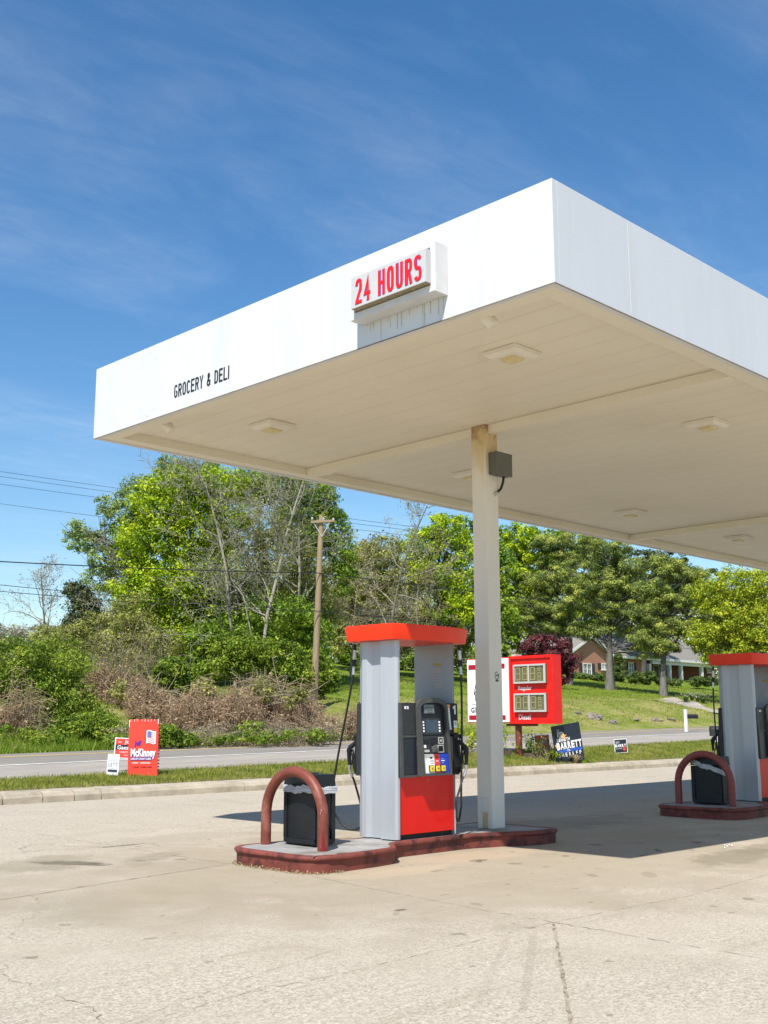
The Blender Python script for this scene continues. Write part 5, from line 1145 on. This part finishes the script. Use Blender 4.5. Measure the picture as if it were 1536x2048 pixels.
def bare_tree(name, label, cat, base, height, spread, bark, seed, trunk_r=.2, lean=(0, 0), levels=4, leafn=0, fol='sparse', leaf=.16, up=.25, kids=5, group=None, start=.25):
    global rng
    rng = np.random.default_rng(seed); B0 = gp(*base); o = tuple(B0); t = thing(name, label, cat, o, group); S = []; tips = []
    def grow(p, d, Ln, r, lev):
        n = 6 if lev == 0 else 5; pts = [p]; q = p.copy()
        for k in range(n):
            d = d+rng.normal(size=3)*(.08 if lev == 0 else .27)+np.array([0, 0, up*.25 if lev else 0]); d /= np.linalg.norm(d); q = q+d*Ln/n; pts.append(q.copy())
        poly_segs(S, pts, r, max(.008, r*.30))
        if lev == levels: tips.extend(pts[1:]); return
        m_ = kids+(7 if lev == 0 else (-2 if lev > 1 else -1))
        for k in range(m_):
            f = start+(1-start)*(k+rng.random())/m_ if lev == 0 else .2+.8*(k+rng.random())/m_
            i = min(n-1, int(f*n)); a = pts[i]+(pts[i+1]-pts[i])*(f*n-i); dd = pts[i+1]-pts[i]; dd /= np.linalg.norm(dd)
            v = rng.normal(size=3); v -= dd*v.dot(dd); v /= np.linalg.norm(v); s_ = .75+.5*rng.random()
            nd = dd*(.45+.25*rng.random())+v*s_; nd[2] += up; nd /= np.linalg.norm(nd)
            L_ = (spread*(1.15-.55*f) if lev == 0 else Ln*.52)*(.65+.6*rng.random())
            grow(a, nd, L_, max(.010, r*(1-.65*f)*.48), lev+1)
    grow(np.array(B0)-[0, 0, .3], np.array([lean[0], lean[1], 1.]), height, trunk_r, 0)
    seg_obj('trunk', S, M[bark], t, o, 4)
    if leafn:
        T_ = np.array(tips); i = rng.integers(0, len(T_), leafn); P = T_[i]+rng.normal(size=(leafn, 3))*.18; leaves('crown', P, leaf, .5+.2*rng.normal(size=leafn), FO[fol], t, o)
    return t
def bramble(name, label, cat, base, blobs, seed, n=1500, mt='cane', leafn=2500, fol='brown', ln=1.1, r=.012, leaf=.10):
    """tangle of arching canes"""
    global rng
    rng = np.random.default_rng(seed); px, fw = base; B0 = gp(px, fw); o = tuple(B0); t = thing(name, label, cat, o); k = fw/2216.; S = []; Pl = []
    bl = [(np.array(at(b_[0], b_[1], fw+(b_[4] if len(b_) > 4 else 0))), b_[2]*k, b_[3]*k) for b_ in blobs]; w = np.array([b_[1]*b_[2] for b_ in bl]); w /= w.sum()
    for _ in range(n):
        c, rx, rz = bl[rng.choice(len(bl), p=w)]; a = rng.random()*2*np.pi; q = rng.random()**.55; x, y = c[0]+rx*q*math.cos(a)*1.12, c[1]+rx*q*math.sin(a)*1.12; g = float(tz(x, y))
        lump = .72+.30*math.sin(x*1.9+seed)*math.sin(y*2.3+seed*.7)+.22*math.sin(x*4.3+y*3.1); top = max(g+.25, c[2]+rz*math.sqrt(max(0, 1-q*q))); hh = max(.2, (top-g)*lump)
        v = rng.normal(size=3)*[1, 1, .3]; l = ln*(.35+.8*rng.random())
        if rng.random() < .55:      # upright or arching stem from the ground
            z0 = g+hh*rng.random()*.6; p0 = np.array([x, y, z0]); p1 = np.array([x, y, min(g+hh*(.85+.35*rng.random()), z0+l*1.3)])+v*.16*l; pts = curve(p0, p1, v*.12*l+[0, 0, .1*l], 5)
            if rng.random() < .5: pts[-1, 2] -= .12*l
        else:
            z0 = g+hh*(rng.random()**.6); p = np.array([x, y, z0]); v /= np.linalg.norm(v); pts = curve(p-v*l*.5, p+v*l*.5-[0, 0, l*.25], [0, 0, l*.4], 5)
        pts[:, 2] = np.maximum(pts[:, 2], g); poly_segs(S, pts, r*(.5+.9*rng.random()), r*.35); Pl.extend(pts[1:4])
    seg_obj('canes', S, M[mt], t, o, 3)
    if leafn:
        Pl = np.array(Pl); i = rng.integers(0, len(Pl), leafn); P = Pl[i]+rng.normal(size=(leafn, 3))*.10; leaves('dry_leaves' if fol == 'brown' else 'foliage', P, leaf, .5+.2*rng.normal(size=leafn), FO[fol], t, o, up=.15)
    return t

# --- left hand group, beyond the road
tree('leafy_tree', 'tall bright yellow green tree, the brightest mass left of the bare trees', 'tree', (385, 62), [(330, 1010, 62, 60), (365, 985, 75, 50), (300, 1090, 68, 70), (395, 1060, 62, 90), (330, 1180, 95, 70), (290, 1235, 55, 50), (400, 1180, 60, 90), (345, 1270, 75, 50), (440, 965, 55, 35), (430, 1130, 45, 60), (455, 1040, 40, 50)], 'bright', 'bark', 85000, 0.175, .95, 1.0, .33, seed=21, limbs=60)
tree('sparse_tree', 'thin blue green tree with long bare limbs leaning out to the left over the sky', 'tree', (300, 64), [(170, 1080, 42, 28), (150, 1060, 20, 18), (215, 1120, 45, 32), (240, 1035, 40, 45), (265, 985, 32, 30), (215, 1010, 26, 22), (205, 1160, 35, 26), (275, 1080, 40, 60), (250, 1190, 35, 40)], 'sparse', 'bark', 20000, .15, .55, 2.0, .22, seed=22, limbs=90, twigs=3, trunk_top=at(268, 1010, 64))
tree('sparse_tree', 'wispy pale green treetop rising highest against the edge of the canopy', 'tree', (345, 68), [(335, 935, 28, 22), (365, 945, 30, 22), (400, 955, 32, 20), (352, 985, 26, 25), (420, 935, 20, 16), (300, 960, 14, 10)], 'sparse', 'bark', 13000, .15, .5, 2.2, .2, seed=23, limbs=80, twigs=3, trunk_top=at(372, 945, 68))
bare_tree('bare_tree', 'tall grey leafless tree standing in front of the bright green tree', 'tree', (470, 58), 13.2, 4.6, 'barkpale', 31, .13, (-.02, .0), 4, 1500, 'olive', .15, .22, 6, 'leafless trees left of the utility pole', .18)
bare_tree('bare_tree', 'grey leafless tree with pale tangled branches, left of the utility pole', 'tree', (520, 57), 13.0, 4.6, 'barkpale', 32, .13, (.02, .02), 4, 1700, 'olive', .15, .22, 6, 'leafless trees left of the utility pole', .18)
bare_tree('bare_tree', 'leafless tree just behind the top of the utility pole', 'tree', (585, 62), 13.0, 5.0, 'barkpale', 34, .13, (.0, .0), 4, 2200, 'sparse', .17, .25, 6, 'leafless trees left of the utility pole', .25)
tree('leafy_tree', 'green leafy tree whose right side hangs behind the utility pole', 'tree', (600, 68), [(620, 985, 52, 30), (655, 1050, 40, 55), (680, 1110, 32, 45), (560, 970, 55, 35), (690, 1165, 22, 30), (600, 1060, 60, 60), (500, 975, 60, 35)], 'green', 'barkdark', 40000, 0.175, .8, 1.1, .28, seed=24, limbs=60)
tree('thicket_tree', 'olive green undergrowth tree behind the leafless trunks', 'tree', (520, 66), [(470, 1110, 80, 110), (560, 1130, 80, 100), (620, 1190, 60, 70), (500, 1220, 110, 60), (600, 1250, 80, 55), (430, 1230, 60, 70)], 'olive', 'bark', 46000, 0.165, .9, 1.0, .15, seed=25, limbs=40)
tree('thicket_tree', 'dark green thicket at the foot of the leafless trees', 'tree', (500, 60), [(560, 1240, 90, 45), (480, 1270, 70, 50), (620, 1270, 50, 40), (420, 1290, 60, 50)], 'green', 'barkdark', 28000, 0.165, .8, 1.0, .12, seed=26, limbs=30)
tree('cedar', 'dark ragged cedar standing alone against the sky at far left', 'tree', (163, 66), [(158, 1185, 24, 26), (165, 1215, 30, 26), (160, 1250, 36, 28), (168, 1285, 34, 22), (148, 1172, 12, 14), (182, 1228, 20, 16)], 'cedar', 'barkdark', 15000, 0.16, .7, 1.5, .18, seed=27, limbs=40, flat=.4, trunk_top=at(160, 1160, 66))
bare_tree('blossom_tree', 'pale bare tree against the low sky left of the dark cedar', 'tree', (85, 75), 5.6, 2.9, 'barktan', 36, .11, (0, 0), 3, 900, 'blossom', .14, .3, 5)
tree('blossom_tree', 'small tree hazed with pale blossom at the left edge', 'tree', (25, 78), [(20, 1275, 42, 28), (75, 1268, 45, 26), (120, 1280, 34, 22), (-30, 1270, 40, 30)], 'blossom', 'barktan', 5000, .18, .7, 1.3, .12, seed=28, limbs=50, twigs=3)
bare_tree('bare_tree', 'small leafless sapling between the dark cedar and the bright tree', 'tree', (215, 62), 6.2, 2.6, 'barkpale', 37, .09, (0, 0), 4, 200, 'olive', .12, .35, 5)
tree('olive_bush', 'olive green bushy saplings below the dark cedar', 'bush', (170, 58), [(120, 1275, 55, 28), (200, 1270, 55, 40), (260, 1240, 55, 50), (250, 1290, 60, 40), (310, 1290, 50, 35)], 'olive', 'barktan', 26000, 0.13, .65, 1.2, .07, seed=29, limbs=40, twigs=3)
tree('bush', 'big rounded dark green bush at the left edge beyond the road', 'bush', (70, 42), [(30, 1320, 95, 45), (105, 1330, 80, 50), (20, 1400, 110, 60), (120, 1410, 85, 65), (160, 1450, 55, 40), (60, 1450, 120, 40), (-40, 1360, 60, 70)], 'bush', 'barktan', 72000, 0.1, .6, 1.1, .08, seed=41, limbs=40)
tree('bush', 'lower green bush spreading to the road behind the red campaign boards', 'bush', (205, 40), [(190, 1452, 44, 26), (225, 1466, 34, 14), (150, 1458, 46, 20), (90, 1465, 55, 15), (20, 1468, 60, 15)], 'bush', 'barktan', 26000, 0.09, .5, 1.2, .05, seed=42, limbs=20)
tree('bush', 'dark green bush in the hollow left of the brown brambles', 'bush', (350, 48), [(345, 1345, 34, 30), (372, 1365, 26, 22), (320, 1370, 22, 18)], 'bush', 'barktan', 6500, .16, .5, 1.2, .06, seed=43, limbs=16)
tree('bush', 'bright green bushes at the foot of the leafless trees', 'bush', (500, 52), [(440, 1335, 50, 20), (500, 1310, 50, 35), (560, 1320, 50, 40), (470, 1290, 40, 30), (590, 1350, 40, 25)], 'bush', 'barktan', 30000, 0.125, .6, 1.2, .07, seed=44, limbs=26)
tree('evergreen_bush', 'rounded bright green evergreen bush right of the pole on the lawn', 'bush', (645, 56), [(640, 1340, 26, 30), (655, 1360, 20, 22), (628, 1368, 28, 22), (632, 1312, 16, 18)], 'bush', 'barkdark', 14000, 0.12, .5, 1.3, .08, seed=45, limbs=20)
tree('bush', 'low green bush at the roadside behind the tall red board', 'bush', (345, 37.5), [(335, 1470, 26, 18), (310, 1478, 22, 12), (365, 1482, 24, 10)], 'bush', 'barktan', 4200, .12, .4, 1.3, .04, seed=46, limbs=10)
tree('bush', 'low green roadside bush below the brown brambles, left of the pole foot', 'bush', (530, 40), [(515, 1462, 40, 14), (560, 1470, 30, 12), (470, 1478, 30, 8)], 'bush', 'barktan', 4200, .12, .4, 1.3, .04, seed=47, limbs=10)
bramble('bramble_thicket', 'rust brown dead bramble heap rising behind the big green bush', 'thicket', (215, 47), [(195, 1350, 30, 30), (215, 1395, 40, 40), (262, 1362, 36, 24), (250, 1425, 55, 36)], 51, 2300, leafn=9000)
bramble('bramble_thicket', 'wide brown bramble bank in the middle behind the tall red board', 'thicket', (400, 44), [(330, 1420, 65, 36), (420, 1405, 75, 40), (380, 1450, 90, 22), (470, 1395, 50, 38), (300, 1390, 40, 30)], 52, 3200, leafn=12000)
bramble('bramble_thicket', 'brown arching bramble mound at the foot of the utility pole', 'thicket', (550, 46), [(545, 1385, 60, 38), (590, 1410, 50, 32), (510, 1420, 55, 30), (560, 1440, 70, 20), (620, 1425, 24, 24)], 53, 3000, leafn=4500)
bramble('bramble_thicket', 'pale straw coloured weeds along the bank above the road', 'thicket', (440, 39.5), [(400, 1466, 100, 14), (560, 1462, 80, 14), (270, 1462, 40, 20), (640, 1455, 26, 16)], 54, 2200, 'barktan', 5000, 'straw', .8)
bramble('bramble_thicket', 'tan dead canes poking out of the big green bush at the left edge', 'thicket', (60, 39), [(15, 1440, 40, 26), (70, 1455, 30, 18), (50, 1370, 40, 16)], 58, 700, leafn=700)
bramble('dry_shrub', 'small brown dry shrub on the lawn just left of the near pump', 'shrub', (706, 46), [(708, 1446, 14, 22)], 55, 350, leafn=500)
bramble('dry_shrub', 'greyish brown dry tuft on the lawn right of the pole foot', 'shrub', (660, 45), [(655, 1440, 22, 16), (640, 1462, 22, 10)], 56, 400, leafn=600)
bramble('bramble_thicket', 'olive brown twiggy scrub between the dark cedar and the brambles', 'thicket', (260, 54), [(200, 1290, 50, 28), (270, 1285, 50, 40), (330, 1310, 45, 30)], 57, 800, 'barktan', 4500, 'olive', 1.2)
tree('bush', 'loose green saplings growing up through the brown brambles', 'bush', (430, 45), [(300, 1395, 30, 22), (375, 1415, 24, 20), (460, 1420, 28, 20), (520, 1380, 24, 24), (410, 1380, 26, 22), (250, 1380, 22, 22), (590, 1395, 22, 22)], 'olive', 'barktan', 5500, .13, .5, 1.6, .04, seed=48, limbs=50, twigs=3)
tree('bush', 'bright green weedy growth along the road edge at left', 'bush', (480, 38.2), [(270, 1482, 60, 10), (400, 1484, 60, 9), (500, 1478, 60, 9), (600, 1470, 50, 8), (60, 1492, 70, 10)], 'weed', None, 6500, .11, .4, 1.6, seed=49)
# --- behind the pump
tree('leafy_tree', 'olive green tree behind the near pump, left one of the pair', 'tree', (745, 82), [(720, 1130, 40, 40), (760, 1110, 50, 40), (740, 1190, 65, 45), (690, 1200, 35, 40), (800, 1170, 45, 45)], 'olive', 'bark', 32000, 0.2, .9, 1.1, .22, seed=61, limbs=50)
bare_tree('bare_tree', 'pale straight leafless tree rising right behind the near pump', 'tree', (778, 74), 12.6, 4.2, 'barkpale', 62, .15, (0, .0), 4, 900, 'olive', .16, .2, 6, None, .22)
tree('leafy_tree', 'fresh green tree between the near pump and the canopy column', 'tree', (880, 80), [(850, 1090, 45, 35), (900, 1060, 40, 35), (930, 1120, 35, 50), (870, 1150, 55, 40), (915, 1210, 50, 50), (840, 1120, 30, 30), (880, 1035, 20, 14)], 'bright', 'barkdark', 34000, 0.19, .8, 1.2, .24, seed=63, limbs=70, twigs=2)
tree('leafy_tree', 'green tree directly behind the canopy column', 'tree', (975, 84), [(955, 1080, 40, 50), (990, 1140, 40, 60), (960, 1220, 45, 60), (1000, 1250, 40, 50)], 'green', 'barkdark', 14000, .26, .85, 1.1, .25, seed=64, limbs=40)
tree('thicket_tree', 'grey brown tangle of young trees behind the near pump', 'tree', (760, 88), [(700, 1260, 50, 50), (770, 1255, 60, 50), (840, 1250, 50, 50), (900, 1270, 50, 50)], 'olive', 'barktan', 19000, .24, .9, 1.0, .1, seed=65, limbs=60, twigs=3)
bare_tree('bare_tree', 'thin leafless tree low behind the left shoulder of the near pump', 'tree', (700, 76), 7.5, 3.6, 'barktan', 66, .1, (0, 0), 4, 600, 'olive', .15, .15, 6, None, .1)
bare_tree('bare_tree', 'thin leafless tree seen between the pump and the column', 'tree', (850, 78), 8.5, 3.6, 'barktan', 67, .11, (0, 0), 4, 600, 'olive', .15, .15, 6, None, .12)
tree('leafy_tree', 'pale far tree in the gap below the patch of sky right of the pole', 'tree', (735, 120), [(735, 1110, 35, 28), (770, 1100, 25, 20), (700, 1130, 30, 28)], 'blossom', 'barktan', 4500, .34, 1.0, 1.2, .2, seed=68, limbs=50, twigs=2)
tree('undergrowth', 'band of dark shrubs along the top of the lawn behind the near pump', 'undergrowth', (800, 96), [(660, 1320, 45, 26), (720, 1318, 50, 26), (790, 1315, 50, 28), (860, 1315, 50, 28), (930, 1318, 50, 28), (1000, 1318, 45, 28), (1060, 1318, 40, 28)], 'green', 'barkdark', 22000, .25, .8, 1.1, .06, seed=69, limbs=60, twigs=2)
tree('leafy_tree', 'tall green tree far behind the pines, meeting the canopy edge', 'tree', (1180, 130), [(1080, 1090, 50, 35), (1140, 1085, 60, 35), (1200, 1095, 60, 35), (1100, 1150, 60, 50), (1180, 1150, 60, 50), (1060, 1230, 60, 60), (1160, 1230, 60, 50)], 'green', 'barkdark', 20000, .36, 1.2, 1.1, .35, seed=70, limbs=60)
# --- lawn trees and house planting
def pine(label, base, blobs, seed, tops, n=22000, tr=.34):
    return tree('pine_tree', label, 'tree', base, blobs, 'pine', 'barkpine', int(n*2.6), .22, .80, .45, tr*.8, 'tall pines on the house lawn', seed, at(*tops, base[1]), flat=.55, limbs=110, shell=.35, twigs=1, up=.5, tintv=.16, aspect=.22, limbr=.25, rise=.06)
pine('tall pine with thick dark trunk, nearest the gable of the house', (1222, 90), [(1205, 1110, 50, 24), (1180, 1082, 40, 18), (1235, 1092, 40, 16), (1165, 1145, 55, 22), (1250, 1140, 60, 22), (1200, 1180, 80, 22), (1270, 1185, 55, 20), (1150, 1210, 45, 16), (1235, 1220, 75, 18), (1290, 1232, 40, 14), (1180, 1250, 50, 12), (1270, 1262, 45, 12), (1225, 1150, 45, 30), (1280, 1288, 40, 11), (1172, 1272, 34, 10), (1300, 1308, 24, 8), (1205, 1262, 30, 10)], 71, (1215, 1085), 30000, .44)
pine('pine with a bare straight trunk in front of the porch of the house', (1329, 86), [(1330, 1130, 40, 22), (1360, 1150, 50, 18), (1310, 1180, 45, 20), (1350, 1200, 60, 20), (1300, 1230, 40, 18), (1340, 1255, 55, 18), (1295, 1275, 40, 16), (1325, 1295, 40, 14), (1380, 1180, 30, 14), (1400, 1150, 26, 10)], 72, (1332, 1090), 26000, .36)
pine('leftmost pine, its pale trunk next to the price sign', (1141, 94), [(1110, 1120, 45, 30), (1120, 1080, 40, 22), (1085, 1085, 30, 20), (1080, 1165, 50, 26), (1130, 1170, 45, 24), (1060, 1210, 50, 22), (1110, 1225, 55, 20), (1150, 1110, 40, 24), (1090, 1255, 55, 16), (1040, 1240, 36, 18), (1150, 1262, 30, 12)], 73, (1138, 1080), 26000, .32)
tree('pine_tree', 'dark pine far behind, filling the gap under the canopy edge', 'tree', (1290, 125), [(1260, 1120, 50, 30), (1330, 1130, 55, 30), (1400, 1160, 45, 26), (1290, 1180, 70, 40), (1370, 1210, 60, 40), (1240, 1220, 60, 50)], 'cedar', 'barkdark', 16000, .34, 1.1, 1.1, .35, seed=74, flat=.45, limbs=50)
tree('leafy_tree', 'light green airy tree right beside the canopy column', 'tree', (1040, 96), [(1030, 1080, 40, 30), (1065, 1100, 40, 30), (1020, 1150, 35, 45), (1060, 1170, 40, 40), (1020, 1230, 30, 40)], 'bright', 'barkdark', 15000, .28, .85, 1.2, .24, seed=75, limbs=70, twigs=2)
tree('leafy_tree', 'wide yellow green tree at the right edge above the second pump', 'tree', (1500, 80), [(1420, 1190, 40, 32), (1480, 1170, 55, 35), (1540, 1180, 60, 50), (1440, 1240, 55, 38), (1510, 1250, 70, 50), (1410, 1280, 36, 26), (1460, 1290, 55, 26), (1530, 1300, 60, 36), (1425, 1315, 26, 14), (1600, 1230, 60, 70)], 'yellow', 'bark', 80000, 0.17, .8, 1.2, .3, seed=76, limbs=60)
tree('purple_tree', 'purple leaved tree right behind the price sign', 'tree', (1092, 84), [(1075, 1295, 34, 22), (1110, 1290, 32, 20), (1095, 1320, 50, 24), (1130, 1315, 26, 26), (1070, 1335, 30, 20), (1115, 1350, 36, 18)], 'purple', 'barkdark', 13000, .22, .65, 1.3, .16, seed=77, limbs=30)
tree('clipped_bush', 'tall pointed green bush against the house gable', 'bush', (1237, 112), [(1237, 1335, 13, 26), (1237, 1352, 17, 16), (1237, 1314, 8, 12)], 'hedge', None, 4200, .2, .5, 1.4, seed=81)
for k, (px, py, rx, ry, lb) in enumerate([(1160, 1358, 17, 9, 'low green bush under the gable window of the house'), (1195, 1358, 18, 10, 'low bush between the gable window and the pointed bush'), (1272, 1355, 20, 10, 'clipped hedge right of the pine trunk in front of the house'), (1297, 1355, 12, 12, 'rounded bush at the left end of the porch'), (1324, 1362, 13, 6, 'clipped bush in front of the porch, left of the steps'), (1350, 1365, 13, 5, 'low bush in front of the porch columns'), (1395, 1363, 12, 8, 'rounded green bush right of the porch steps'), (1422, 1363, 14, 8, 'bush at the right end of the porch')]):
    tree('clipped_bush', lb, 'bush', (px, 110), [(px, py, rx, ry)], 'hedge', None, 2600, .18, .5, 1.3, group='bushes along the house front', seed=90+k)
# far woods behind everything (reads as one mass)
rng = np.random.default_rng(99); C = []
for px in np.arange(-150, 1800, 9):
    fw = 150+rng.random()*40; hgt = np.interp(px, [-150, 0, 150, 300, 600, 700, 800, 1000, 1500, 1800], [1300, 1295, 1290, 1180, 1120, 1150, 1160, 1150, 1180, 1180]); b_ = gp(px, fw); tp = at(px, hgt, fw).z
    for q in range(22): C.append((b_.x+rng.normal()*1.5, b_.y+rng.normal()*1.5, b_.z+(tp-b_.z)*(rng.random()**.8)))
C = np.array(C); i = rng.integers(0, len(C), 130000); P = C[i]+rng.normal(size=(130000, 3))*np.array([1.3, 1.3, 1.2]); tw = .16*rng.normal(size=len(C))
o_ = leaves('far_woodland', P, .55, .40+tw[i]+.1*rng.normal(size=130000), FO['olive'], None); tag(o_, kind='stuff')

# ================================================================== GRASS, ROCKS, FLOWERS
def blades(name, P, h, w, tint, fol, seed):
    r = np.random.default_rng(seed); N = len(P); a = r.random(N)*2*np.pi; s_ = np.stack([np.cos(a), np.sin(a), 0*a], 1)*w*.5; hh = (h*(.5+.8*r.random(N)))[:, None]
    lean = r.normal(size=(N, 3))*.4; lean[:, 2] = 0; tip = P+(np.array([[0, 0, 1.]])+lean)*hh; V = np.stack([P-s_, P+s_, tip+s_*.2, tip-s_*.2], 1)
    return tag(arrays_mesh(name, V, 4, FO[fol], None, np.clip(tint, 0, 1)), kind='stuff')
def scatter(x0, x1, y0, y1, n, seed, f=None):
    r = np.random.default_rng(seed); X = x0+(x1-x0)*r.random(n)**1.15; Y = y0+(y1-y0)*r.random(n); Z = tz(X, Y)-.02; return np.stack([X, Y, Z], 1), r
P, r = scatter(6, 41, 20.14, 22.75, 60000, 1); patch = np.sin(P[:, 0]*2.3)*np.sin(P[:, 1]*4.1+P[:, 0])*.2+.16*np.sin(P[:, 0]*.7+2)*np.sin(P[:, 0]*5.1)
blades('verge_grass', P, .085, .016, .48+patch+.17*r.normal(size=len(P)), 'grass', 2)
P, r = scatter(6, 40, 20.12, 20.45, 9000, 3); blades('verge_dry_grass', P, .06, .016, .5+.2*r.normal(size=len(P)), 'straw', 4)
P, r = scatter(8, 40, 33.4, 35.6, 20000, 5); blades('roadside_weeds', P, .22, .03, .5+.2*r.normal(size=len(P)), 'weed', 6)
P, r = scatter(24, 100, 35, 62, 70000, 7); blades('lawn_grass', P, .10, .04, .5+.2*r.normal(size=len(P)), 'grass', 8)
random.seed(12)
def rock(label, P, s):
    bm = bmesh.new(); bmesh.ops.create_icosphere(bm, subdivisions=3, radius=1)
    for v in bm.verts:
        n_ = v.co.normalized(); k = 1+.22*math.sin(n_.x*5+P.x)+.18*math.sin(n_.y*7+P.y*3)+.12*math.sin(n_.z*9+n_.x*6); v.co = Vector((n_.x*1.5*k, n_.y*1.0*k, n_.z*.5*k))*s
    me = bpy.data.meshes.new('rock'); bm.to_mesh(me); bm.free(); o = link('rock', me, M['rock']); o.location = (P.x, P.y, P.z+.02); o.rotation_euler = (random.uniform(-.3, .3), random.uniform(-.3, .3), random.uniform(0, 3)); tag(o, label, 'rock', 'rocks on the lawn bank')
for px, py, s, lb in ((1155, 1427, .30, 'smaller dark rock on the bank above the tilted navy sign'), (1188, 1436, .62, 'largest grey rock on the lawn bank'), (1224, 1446, .42, 'grey rock on the bank right of the largest rock'), (1310, 1443, .45, 'flat pale rock on the bank left of the white mailbox post'), (1272, 1441, .25, 'small pale stone in the middle of the bank'), (1345, 1441, .3, 'brown stone on the bank near the mailbox')): rock(lb, hit(px, py), s*.6)
for k, (px, py) in enumerate(((1372, 1405), (1384, 1401), (1395, 1403), (1406, 1407))):
    P0 = hit(px, py); t = plant('daffodil_clump', 'clump of fading daffodils on the lawn beside the driveway', 'flowers', tuple(P0), .55, .5, 80, 'hedge', .05, 'daffodil clumps by the driveway', upright=True)
    r = np.random.default_rng(200+k); Q = r.normal(size=(40, 3))*np.array([.4, .4, .08])+np.array([0, 0, .5]); tag(leaves('flowers', Q, .12, r.random(40), FO['blossom'], t), kind='stuff')
# litter on the forecourt by the oil stain
b = MB(); random.seed(8)
for k in range(6):
    P0 = onZ(1455+random.uniform(-9, 9), 1694+random.uniform(-3, 3), .006); s = random.uniform(.02, .05); b.quad((P0.x, P0.y, .008), (P0.x+s, P0.y+.01, .02), (P0.x+s*.8, P0.y+s, .012), (P0.x-.01, P0.y+s*.7, .03))
tag(b.build('paper_scrap', M['text_white']), 'torn white paper scrap on the concrete at right', 'litter')
